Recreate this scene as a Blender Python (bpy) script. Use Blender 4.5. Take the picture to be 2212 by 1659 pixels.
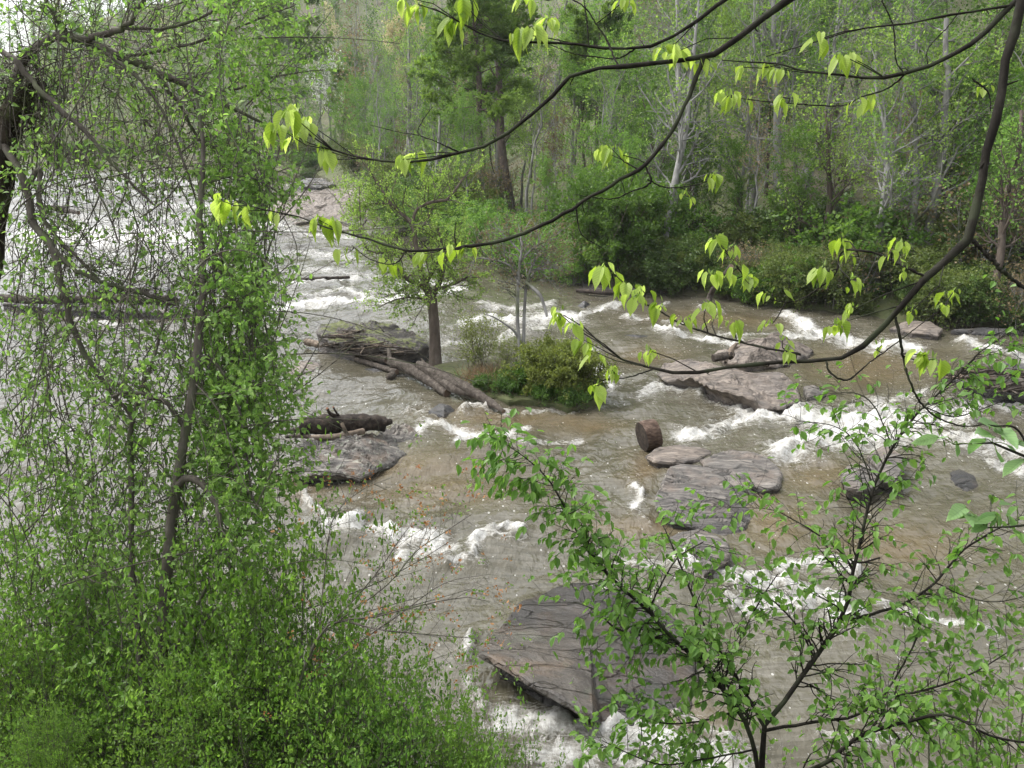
import bpy, math
import numpy as np
from mathutils import Matrix, Vector

SC = bpy.context.scene
for _o in list(bpy.data.objects):
    bpy.data.objects.remove(_o)
COL = SC.collection
R = math.radians

# ---------------------------------------------------------------- camera
CAM_H = 7.0
PITCH = 14.0
LENS = 35.0
cam_data = bpy.data.cameras.new('camera')
cam_data.lens = LENS
cam_data.sensor_width = 36.0
cam_data.clip_start = 0.1
cam_data.clip_end = 2000.0
cam = bpy.data.objects.new('camera', cam_data)
cam.location = (0, 0, CAM_H)
cam.rotation_euler = (R(90 - PITCH), 0, 0)
COL.objects.link(cam)
SC.camera = cam

# ---------------------------------------------------------------- world, sun, exposure
SUN_EL, SUN_AZ = 58.0, -72.0          # azimuth measured from +Y (straight ahead) towards +X
world = bpy.data.worlds.new('World')
SC.world = world
world.use_nodes = True
wn, wl = world.node_tree.nodes, world.node_tree.links
wn.clear()
w_out = wn.new('ShaderNodeOutputWorld')
w_bg = wn.new('ShaderNodeBackground')
w_sky = wn.new('ShaderNodeTexSky')
w_sky.sky_type = 'NISHITA'
w_sky.sun_disc = False
w_sky.sun_elevation = R(SUN_EL)
w_sky.sun_rotation = R(SUN_AZ)
w_sky.air_density = 1.0
w_sky.dust_density = 4.0
w_sky.ozone_density = 1.0
w_hs = wn.new('ShaderNodeHueSaturation')
w_hs.inputs['Saturation'].default_value = 0.2      # overcast: a grey-white veil of cloud
wl.new(w_sky.outputs[0], w_hs.inputs['Color'])
wl.new(w_hs.outputs[0], w_bg.inputs['Color'])
w_bg.inputs['Strength'].default_value = 0.15
wl.new(w_bg.outputs[0], w_out.inputs['Surface'])

sun_d = bpy.data.lights.new('sun', 'SUN')
sun_d.energy = 0.8
sun_d.angle = R(30)
sun_d.color = (1.0, 0.985, 0.96)
sun = bpy.data.objects.new('sun', sun_d)
_el, _az = R(SUN_EL), R(SUN_AZ)
_sd = Vector((math.sin(_az) * math.cos(_el), math.cos(_az) * math.cos(_el), math.sin(_el)))
sun.rotation_euler = _sd.to_track_quat('Z', 'Y').to_euler()
sun.location = (0, 0, 60)
COL.objects.link(sun)

SC.view_settings.view_transform = 'Standard'
SC.view_settings.look = 'None'
SC.view_settings.gamma = 1.0
SC.view_settings.exposure = 1.58
SC.render.engine = 'CYCLES'
SC.cycles.use_denoising = True
SC.cycles.max_bounces = 6
SC.cycles.transparent_max_bounces = 6
SC.cycles.diffuse_bounces = 4
SC.cycles.glossy_bounces = 2
SC.cycles.transmission_bounces = 3
SC.cycles.volume_bounces = 0
SC.cycles.caustics_reflective = False
SC.cycles.caustics_refractive = False

# ---------------------------------------------------------------- pixel helpers (photo read at 2212 x 1659)
PW, PH = 2212.0, 1659.0
FPX = LENS / 36.0 * PW
CP, SP = math.cos(R(PITCH)), math.sin(R(PITCH))
CAM = np.array((0.0, 0.0, CAM_H))


def ray(px, py):
    u = (px - PW / 2) / FPX
    v = -(py - PH / 2) / FPX
    return np.array((u, CP + v * SP, -SP + v * CP))


def at_depth(px, py, d):
    return CAM + ray(px, py) * d


def project(P):
    Q = np.asarray(P) - CAM
    dep = Q[..., 1] * CP - Q[..., 2] * SP
    up = Q[..., 1] * SP + Q[..., 2] * CP
    dep = np.maximum(dep, 1e-3)
    return PW / 2 + FPX * Q[..., 0] / dep, PH / 2 - FPX * up / dep, dep


def smooth(a, b, x):
    t = np.clip((np.asarray(x, float) - a) / (b - a), 0, 1)
    return t * t * (3 - 2 * t)


# ---------------------------------------------------------------- noise
def _hash(ix, iy, iz, seed):
    h = (ix * 374761393 + iy * 668265263 + iz * 2147483647 + seed * 974634777) & 0xFFFFFFFF
    h = ((h ^ (h >> 13)) * 1274126177) & 0xFFFFFFFF
    h = h ^ (h >> 16)
    return (h & 0xFFFFFF).astype(np.float64) / 0xFFFFFF


def vnoise(P, seed=0):
    P = np.asarray(P, float)
    if P.shape[-1] == 2:
        P = np.concatenate([P, np.zeros(P.shape[:-1] + (1,))], -1)
    I = np.floor(P).astype(np.int64)
    F = P - I
    F = F * F * F * (F * (F * 6 - 15) + 10)
    r = 0
    for dx in (0, 1):
        for dy in (0, 1):
            for dz in (0, 1):
                w = (F[..., 0] if dx else 1 - F[..., 0]) * (F[..., 1] if dy else 1 - F[..., 1]) * (F[..., 2] if dz else 1 - F[..., 2])
                r = r + w * _hash(I[..., 0] + dx, I[..., 1] + dy, I[..., 2] + dz, seed)
    return r


def fbm(P, octv=4, seed=0, gain=0.5):
    P = np.asarray(P, float)
    a, s, t = 1.0, 0.0, 0.0
    for k in range(octv):
        s = s + a * (vnoise(P * 2.03 ** k + 17.3 * k, seed + k) - 0.5)
        t += a
        a *= gain
    return s / t * 2


# ---------------------------------------------------------------- mesh helpers
def mesh_np(name, V, faces, mats=None, midx=None, rnd=None, smooth_shade=True, attrs=None):
    """faces: list of (m,k) int arrays; rnd: list of per-face floats in the same order."""
    me = bpy.data.meshes.new(name)
    V = np.asarray(V, np.float32)
    faces = [np.asarray(f, np.int32) for f in faces if len(f)]
    me.vertices.add(len(V))
    me.vertices.foreach_set('co', V.ravel())
    loops = np.concatenate([f.ravel() for f in faces])
    tot = np.concatenate([np.full(len(f), f.shape[1], np.int32) for f in faces])
    start = np.concatenate([[0], np.cumsum(tot)[:-1]]).astype(np.int32)
    me.loops.add(len(loops))
    me.loops.foreach_set('vertex_index', loops)
    me.polygons.add(len(tot))
    me.polygons.foreach_set('loop_start', start)
    me.polygons.foreach_set('loop_total', tot)
    me.polygons.foreach_set('use_smooth', np.full(len(tot), smooth_shade, bool))
    if midx is not None:
        me.polygons.foreach_set('material_index', np.asarray(midx, np.int32))
    me.update(calc_edges=True)
    if rnd is not None:
        a = me.attributes.new('rnd', 'FLOAT', 'FACE')
        a.data.foreach_set('value', np.asarray(rnd, np.float32))
    for k, v in (attrs or {}).items():
        a = me.attributes.new(k, 'FLOAT', 'POINT')
        a.data.foreach_set('value', np.asarray(v, np.float32))
    for m in (mats or []):
        me.materials.append(m)
    me.validate()
    return me


def add(name, me, parent=None, loc=None, label=None, cat=None, group=None, kind=None):
    o = bpy.data.objects.new(name, me)
    COL.objects.link(o)
    if loc is not None:
        o.location = tuple(float(c) for c in loc)
    if parent is not None:
        o.parent = parent
    if label: o['label'] = label
    if cat: o['category'] = cat
    if group: o['group'] = group
    if kind: o['kind'] = kind
    return o


def thing(name, loc, label, cat, group=None):
    o = add(name, None, None, loc, label, cat, group)
    o.empty_display_size = 0.2
    return o


def copy_thing(src, loc, rotz, scale, label=None, group=None):
    c = src.copy()
    COL.objects.link(c)
    c.location = tuple(float(v) for v in loc)
    c.rotation_euler = (0, 0, rotz)
    c.scale = scale if hasattr(scale, '__len__') else (scale,) * 3
    if label: c['label'] = label
    if group: c['group'] = group
    for ch in src.children:
        k = ch.copy()
        COL.objects.link(k)
        k.parent = c
    return c


def norm(v):
    return v / np.maximum(np.linalg.norm(v, axis=-1, keepdims=True), 1e-9)


def resample(P, K):
    """smooth (Catmull-Rom) resample of a polyline with n columns"""
    P = np.asarray(P, float)
    n = len(P)
    if n == 2:
        t = np.linspace(0, 1, K)[:, None]
        return P[0] * (1 - t) + P[1] * t
    E = np.vstack([2 * P[0] - P[1], P, 2 * P[-1] - P[-2]])
    d = np.linalg.norm(np.diff(P[:, :3], axis=0), axis=1)
    c = np.concatenate([[0], np.cumsum(d)])
    s = np.linspace(0, c[-1], K)
    i = np.clip(np.searchsorted(c, s, 'right') - 1, 0, n - 2)
    t = ((s - c[i]) / np.maximum(d[i], 1e-9))[:, None]
    p0, p1, p2, p3 = E[i], E[i + 1], E[i + 2], E[i + 3]
    return 0.5 * ((2 * p1) + (p2 - p0) * t + (2 * p0 - 5 * p1 + 4 * p2 - p3) * t ** 2 + (3 * p1 - p0 - 3 * p2 + p3) * t ** 3)


def tubes(P, Rd, sides=5):
    """P (n,K,3), Rd (n,K) -> verts, quads"""
    P = np.asarray(P, float); Rd = np.asarray(Rd, float)
    n, K, _ = P.shape
    T = norm(np.gradient(P, axis=1))
    m = np.abs(T.mean(1))
    ref = np.eye(3)[np.argmin(m, 1)][:, None, :]
    N1 = norm(np.cross(T, ref))
    N2 = np.cross(T, N1)
    a = np.linspace(0, 2 * np.pi, sides, endpoint=False)
    V = P[:, :, None, :] + Rd[:, :, None, None] * (np.cos(a)[None, None, :, None] * N1[:, :, None, :] + np.sin(a)[None, None, :, None] * N2[:, :, None, :])
    base = (np.arange(n) * K * sides)[:, None, None]
    k = (np.arange(K - 1) * sides)[None, :, None]
    j = np.arange(sides)[None, None, :]
    j2 = (j + 1) % sides
    F = np.stack([base + k + j, base + k + j2, base + k + sides + j2, base + k + sides + j], -1).reshape(-1, 4)
    return V.reshape(-1, 3), F


class MB:
    """collects arrays of the same face size lists"""
    def __init__(self):
        self.V = []; self.F = {}; self.M = {}; self.Rn = {}; self.n = 0; self.keys = []

    def put(self, V, F, mat=0, rnd=0.5):
        F = np.asarray(F); k = F.shape[1]
        self.V.append(V)
        self.F.setdefault(k, []).append(F + self.n)
        self.M.setdefault(k, []).append(np.full(len(F), mat))
        self.Rn.setdefault(k, []).append(np.full(len(F), rnd) if np.isscalar(rnd) else np.asarray(rnd))
        self.n += len(V)

    def mesh(self, name, mats, smooth_shade=True):
        ks = sorted(self.F)
        return mesh_np(name, np.concatenate(self.V), [np.concatenate(self.F[k]) for k in ks], mats,
                       np.concatenate([np.concatenate(self.M[k]) for k in ks]),
                       np.concatenate([np.concatenate(self.Rn[k]) for k in ks]), smooth_shade)


# leaf templates: (verts, quads); y runs base -> tip, z is the upper side
LEAF_QUAD = (np.array([[0, 0, 0], [.38, .5, .06], [0, 1, 0], [-.38, .5, .06]]), np.array([[0, 1, 2, 3]]))
LEAF_MID = (np.array([[0, 0, 0], [.27, .28, .07], [.24, .62, .05], [0, 1, -.12], [-.24, .62, .05], [-.27, .28, .07]]),
            np.array([[0, 1, 2, 3], [0, 3, 4, 5]]))
LEAF_LONG = (np.array([[0, 0, 0], [.17, .3, .05], [.15, .62, .02], [0, 1, -.14], [-.15, .62, .02], [-.17, .3, .05]]),
             np.array([[0, 1, 2, 3], [0, 3, 4, 5]]))
NEEDLE = (np.array([[-.05, 0, 0], [.05, 0, 0], [.16, 1, 0], [-.16, 1, 0]]), np.array([[0, 1, 2, 3]]))


def leaves(O, D, N, S, tmpl=LEAF_QUAD):
    """O origins, D direction (base->tip), N rough normals, S sizes -> verts, quads, leaf index per face"""
    tv, tf = tmpl
    D = norm(D)
    X = norm(np.cross(D, N))
    Z = np.cross(X, D)
    S = np.broadcast_to(np.asarray(S, float), (len(O),))
    V = O[:, None, :] + S[:, None, None] * (tv[None, :, 0:1] * X[:, None] + tv[None, :, 1:2] * D[:, None] + tv[None, :, 2:3] * Z[:, None])
    F = (tf[None] + (np.arange(len(O)) * len(tv))[:, None, None]).reshape(-1, tf.shape[1])
    return V.reshape(-1, 3), F, np.repeat(np.arange(len(O)), len(tf))


def grow(rng, P, Rd, nc, trange, length, ang, up=0.0, K=6, wob=.15, rr=.6, tip=.3, fall=0.0, down=0.0):
    """children of every curve in P"""
    n, Kp, _ = P.shape
    t = (np.arange(nc)[None] + rng.uniform(0, 1, (n, nc))) / nc
    t = trange[0] + (trange[1] - trange[0]) * t
    s = t * (Kp - 1)
    i = np.clip(s.astype(int), 0, Kp - 2)
    f = (s - i)[..., None]
    ii = np.arange(n)[:, None]
    A, B = P[ii, i], P[ii, i + 1]
    O = (A * (1 - f) + B * f).reshape(-1, 3)
    T = norm((B - A).reshape(-1, 3))
    r0 = (Rd[ii, i] * (1 - f[..., 0]) + Rd[ii, i + 1] * f[..., 0]).reshape(-1) * rr
    v = rng.normal(size=O.shape)
    v = norm(v - (v * T).sum(1, keepdims=True) * T)
    a = R(ang) * rng.uniform(.65, 1.35, (len(O), 1))
    d = norm(np.cos(a) * T + np.sin(a) * v)
    L = (length * rng.uniform(.55, 1.25, len(O)) * (1 - fall * t.reshape(-1)))[:, None]
    pts = [O]
    for k in range(K - 1):
        d = norm(d + wob * rng.normal(size=O.shape) + np.array((0, 0, up - down * k)))
        pts.append(pts[-1] + d * L / (K - 1))
    NP_ = np.stack(pts, 1)
    NR = r0[:, None] * np.linspace(1, tip, K)[None]
    return NP_, NR


def along(rng, P, n, t0=.2, t1=1.0):
    """random points (and tangents) on curves P: n per curve"""
    m, K, _ = P.shape
    s = rng.uniform(t0, t1, (m, n)) * (K - 1)
    i = np.clip(s.astype(int), 0, K - 2)
    f = (s - i)[..., None]
    ii = np.arange(m)[:, None]
    A, B = P[ii, i], P[ii, i + 1]
    return (A * (1 - f) + B * f).reshape(-1, 3), norm((B - A).reshape(-1, 3))


# ---------------------------------------------------------------- materials
def new_mat(name):
    m = bpy.data.materials.new(name)
    m.use_nodes = True
    nt = m.node_tree
    nt.nodes.clear()
    return m, nt.nodes, nt.links


def ramp(n, stops, interp='LINEAR'):
    r = n.new('ShaderNodeValToRGB')
    r.color_ramp.interpolation = interp
    e = r.color_ramp.elements
    while len(e) < len(stops):
        e.new(0.5)
    for k, (p, c) in enumerate(stops):
        e[k].position = p
        e[k].color = tuple(c) + (1,) if len(c) == 3 else c
    return r


def leaf_mat(name, c0, c1, c2, trans=.45, rough=.5, vary=.12, veins=False):
    m, n, l = new_mat(name)
    out = n.new('ShaderNodeOutputMaterial')
    at = n.new('ShaderNodeAttribute'); at.attribute_name = 'rnd'
    rp = ramp(n, [(0, c0), (.5, c1), (1, c2)])
    oi = n.new('ShaderNodeObjectInfo')
    if veins:
        l.new(oi.outputs['Random'], rp.inputs['Fac'])
    else:
        l.new(at.outputs['Fac'], rp.inputs['Fac'])
    mr = n.new('ShaderNodeMapRange')
    mr.inputs['To Min'].default_value = 1 - vary
    mr.inputs['To Max'].default_value = 1 + vary
    l.new(oi.outputs['Random'], mr.inputs['Value'])
    hs = n.new('ShaderNodeHueSaturation')
    l.new(mr.outputs[0], hs.inputs['Value'])
    l.new(rp.outputs[0], hs.inputs['Color'])
    colour = hs.outputs[0]
    p = n.new('ShaderNodeBsdfPrincipled')
    if veins:
        tc = n.new('ShaderNodeTexCoord')
        sx = n.new('ShaderNodeSeparateXYZ'); l.new(tc.outputs['Object'], sx.inputs[0])
        ab = n.new('ShaderNodeMath'); ab.operation = 'ABSOLUTE'; l.new(sx.outputs['X'], ab.inputs[0])
        ml = n.new('ShaderNodeMath'); ml.operation = 'MULTIPLY'; ml.inputs[1].default_value = 1.1; l.new(ab.outputs[0], ml.inputs[0])
        sb = n.new('ShaderNodeMath'); sb.operation = 'SUBTRACT'; l.new(sx.outputs['Y'], sb.inputs[0]); l.new(ml.outputs[0], sb.inputs[1])
        fr = n.new('ShaderNodeMath'); fr.operation = 'MULTIPLY'; fr.inputs[1].default_value = 8.0; l.new(sb.outputs[0], fr.inputs[0])
        pp = n.new('ShaderNodeMath'); pp.operation = 'PINGPONG'; pp.inputs[1].default_value = .5; l.new(fr.outputs[0], pp.inputs[0])
        mrib = n.new('ShaderNodeMath'); mrib.operation = 'MULTIPLY'; mrib.inputs[1].default_value = 14; l.new(ab.outputs[0], mrib.inputs[0])
        mn = n.new('ShaderNodeMath'); mn.operation = 'MINIMUM'; l.new(pp.outputs[0], mn.inputs[0]); l.new(mrib.outputs[0], mn.inputs[1])
        vr = ramp(n, [(0, (.72, .72, .72)), (.16, (1, 1, 1))])
        l.new(mn.outputs[0], vr.inputs['Fac'])
        mx = n.new('ShaderNodeMix'); mx.data_type = 'RGBA'; mx.blend_type = 'MULTIPLY'; mx.inputs['Factor'].default_value = 1
        l.new(colour, mx.inputs['A']); l.new(vr.outputs[0], mx.inputs['B'])
        colour = mx.outputs['Result']
        bp = n.new('ShaderNodeBump'); bp.inputs['Strength'].default_value = .5; bp.inputs['Distance'].default_value = .003
        l.new(vr.outputs[0], bp.inputs['Height']); l.new(bp.outputs[0], p.inputs['Normal'])
    l.new(colour, p.inputs['Base Color'])
    p.inputs['Roughness'].default_value = rough
    p.inputs['Specular IOR Level'].default_value = .35
    tr = n.new('ShaderNodeBsdfTranslucent')
    g = n.new('ShaderNodeHueSaturation'); g.inputs['Saturation'].default_value = 1.1; g.inputs['Value'].default_value = 1.35
    l.new(colour, g.inputs['Color']); l.new(g.outputs[0], tr.inputs['Color'])
    ms = n.new('ShaderNodeMixShader'); ms.inputs['Fac'].default_value = trans
    l.new(p.outputs[0], ms.inputs[1]); l.new(tr.outputs[0], ms.inputs[2])
    l.new(ms.outputs[0], out.inputs['Surface'])
    return m


def bark_mat(name, c0, c1, c2, scale=6.0, zs=.25, bump=.6, rough=.85, moss=None, dist=.02):
    m, n, l = new_mat(name)
    out = n.new('ShaderNodeOutputMaterial')
    p = n.new('ShaderNodeBsdfPrincipled')
    tc = n.new('ShaderNodeTexCoord')
    mp = n.new('ShaderNodeMapping'); mp.inputs['Scale'].default_value = (1, 1, zs)
    l.new(tc.outputs['Object'], mp.inputs['Vector'])
    nz = n.new('ShaderNodeTexNoise'); nz.inputs['Scale'].default_value = scale; nz.inputs['Detail'].default_value = 8; nz.inputs['Roughness'].default_value = .65
    l.new(mp.outputs[0], nz.inputs['Vector'])
    rp = ramp(n, [(.28, c0), (.5, c1), (.72, c2)])
    l.new(nz.outputs['Fac'], rp.inputs['Fac'])
    col = rp.outputs[0]
    if moss:
        n2 = n.new('ShaderNodeTexNoise'); n2.inputs['Scale'].default_value = scale * .35; n2.inputs['Detail'].default_value = 5
        l.new(tc.outputs['Object'], n2.inputs['Vector'])
        r2 = ramp(n, [(.5, (0, 0, 0)), (.62, (1, 1, 1))])
        l.new(n2.outputs['Fac'], r2.inputs['Fac'])
        mx = n.new('ShaderNodeMix'); mx.data_type = 'RGBA'
        l.new(r2.outputs[0], mx.inputs['Factor']); l.new(col, mx.inputs['A']); mx.inputs['B'].default_value = tuple(moss) + (1,)
        col = mx.outputs['Result']
    l.new(col, p.inputs['Base Color'])
    p.inputs['Roughness'].default_value = rough
    p.inputs['Specular IOR Level'].default_value = .12
    b = n.new('ShaderNodeBump'); b.inputs['Strength'].default_value = bump; b.inputs['Distance'].default_value = dist
    l.new(nz.outputs['Fac'], b.inputs['Height']); l.new(b.outputs[0], p.inputs['Normal'])
    l.new(p.outputs[0], out.inputs['Surface'])
    return m

# ================================================================ river level, banks, terrain
def WL(x, y):
    """water level: falls towards the camera over ledges"""
    y = np.asarray(y, float); x = np.asarray(x, float)
    z = -0.2 * (1 - smooth(9.6, 11.8, y + .25 * x))
    z = z + 0.35 * smooth(30, 40, y) + 0.75 * smooth(58, 74, y) + 0.6 * smooth(84, 90, y) + .9 * smooth(98, 135, y)
    return z


def hit(px, py, fn, off=0.0, t0=2.0, t1=400.0):
    """where the view ray of a photo pixel meets the surface z = fn(x, y) + off"""
    d = ray(px, py)
    t = np.geomspace(t0, t1, 1600)
    Pz = CAM[None] + d[None] * t[:, None]
    below = Pz[:, 2] < fn(Pz[:, 0], Pz[:, 1]) + off
    if not below.any():
        return Pz[-1]
    i = max(1, int(np.argmax(below)))
    a, b = t[i - 1], t[i]
    for _ in range(24):
        m = .5 * (a + b)
        q = CAM + d * m
        if q[2] < fn(q[0], q[1]) + off: b = m
        else: a = m
    return CAM + d * b


_bank_px = [(2900, 800), (2500, 752), (2212, 716), (2060, 700), (1900, 688), (1700, 662), (1600, 650), (1400, 633), (1240, 620), (1130, 585),
            (1000, 532), (850, 494), (770, 440), (700, 380), (560, 366), (400, 358), (200, 352), (0, 350), (-250, 349)]
BANK = np.array([hit(a, b, WL)[:2] for a, b in _bank_px])
BANK = np.vstack([[90, 24], BANK, [BANK[-1][0] - 60, BANK[-1][1] + 5]])


def bank_dist(x, y):
    """signed distance to the far waterline, positive on land"""
    x = np.asarray(x, float); y = np.asarray(y, float)
    best = np.full(x.shape, 1e9); sgn = np.ones(x.shape)
    for a, b in zip(BANK[:-1], BANK[1:]):
        d = b - a
        t = np.clip(((x - a[0]) * d[0] + (y - a[1]) * d[1]) / (d @ d), 0, 1)
        dx, dy = x - (a[0] + t * d[0]), y - (a[1] + t * d[1])
        D = np.hypot(dx, dy)
        cr = d[0] * dy - d[1] * dx
        m = D < best - 1e-9
        best = np.where(m, D, best)
        sgn = np.where(m, np.where(cr < 0, 1.0, -1.0), sgn)
    return best * sgn


def TERR(x, y):
    x = np.asarray(x, float); y = np.asarray(y, float)
    s = bank_dist(x, y)
    n = fbm(np.stack([x * .09, y * .09], -1), 3, 5)
    hmax = 19 + 15 * smooth(-135, -75, x)
    slope = .24 + .16 * smooth(-130, -90, x)
    hill = np.minimum(np.maximum(s - 9, 0) * slope, hmax)
    land = WL(x, y) + .05 + .55 * smooth(0, 1.2, s) + .05 * np.maximum(s, 0) + hill + n * smooth(3, 14, s) * 1.6
    bed = WL(x, y) - np.clip(-s * .6, 0, 1.1)
    far = np.where(s > 0, land, bed)
    near = 5.4 - .76 * (y - .5) + 1.4 * smooth(-1.5, -4.5, x) * smooth(12, 7, y)
    near = np.minimum(near, 5.4 + .3 * fbm(np.stack([x, y], -1) * .5, 2, 9))
    near = np.maximum(near, -1.6)
    return np.where(y < 22, np.maximum(near, bed), far)


def make_terrain():
    xs = np.concatenate([np.arange(-210, -60, 4.0), np.arange(-60, 60, 1.0), np.arange(60, 150, 4.0)])
    ys = np.concatenate([np.arange(-14, 14, .7), np.arange(14, 110, 1.0), np.arange(110, 330, 3.5)])
    X, Y = np.meshgrid(xs, ys)
    Z = TERR(X, Y) + .12 * fbm(np.stack([X, Y], -1) * .7, 3, 3)
    V = np.stack([X, Y, Z], -1).reshape(-1, 3)
    nx = len(xs)
    i = (np.arange(len(ys) - 1)[:, None] * nx + np.arange(nx - 1)[None]).reshape(-1)
    F = np.stack([i, i + 1, i + nx + 1, i + nx], -1)
    m, n, l = new_mat('leaf_litter_soil')
    out = n.new('ShaderNodeOutputMaterial'); p = n.new('ShaderNodeBsdfPrincipled')
    tc = n.new('ShaderNodeTexCoord')
    a = n.new('ShaderNodeTexNoise'); a.inputs['Scale'].default_value = 2.2; a.inputs['Detail'].default_value = 9; a.inputs['Roughness'].default_value = .7
    b = n.new('ShaderNodeTexNoise'); b.inputs['Scale'].default_value = .16; b.inputs['Detail'].default_value = 4
    l.new(tc.outputs['Object'], a.inputs['Vector']); l.new(tc.outputs['Object'], b.inputs['Vector'])
    r1 = ramp(n, [(.3, (.04, .032, .02)), (.5, (.08, .064, .042)), (.68, (.13, .105, .072))])
    r2 = ramp(n, [(.3, (.04, .055, .02)), (.55, (.075, .085, .03)), (.75, (.12, .1, .06))])
    l.new(a.outputs['Fac'], r1.inputs['Fac']); l.new(a.outputs['Fac'], r2.inputs['Fac'])
    r3 = ramp(n, [(.32, (0, 0, 0)), (.5, (1, 1, 1))]); l.new(b.outputs['Fac'], r3.inputs['Fac'])
    mx = n.new('ShaderNodeMix'); mx.data_type = 'RGBA'
    l.new(r3.outputs[0], mx.inputs['Factor']); l.new(r1.outputs[0], mx.inputs['A']); l.new(r2.outputs[0], mx.inputs['B'])
    l.new(mx.outputs['Result'], p.inputs['Base Color']); p.inputs['Roughness'].default_value = .95
    bp = n.new('ShaderNodeBump'); bp.inputs['Strength'].default_value = .8; bp.inputs['Distance'].default_value = .15
    l.new(a.outputs['Fac'], bp.inputs['Height']); l.new(bp.outputs[0], p.inputs['Normal'])
    l.new(p.outputs[0], out.inputs['Surface'])
    add('ground', mesh_np('ground', V, [F], [m]), kind='structure')


make_terrain()

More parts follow.
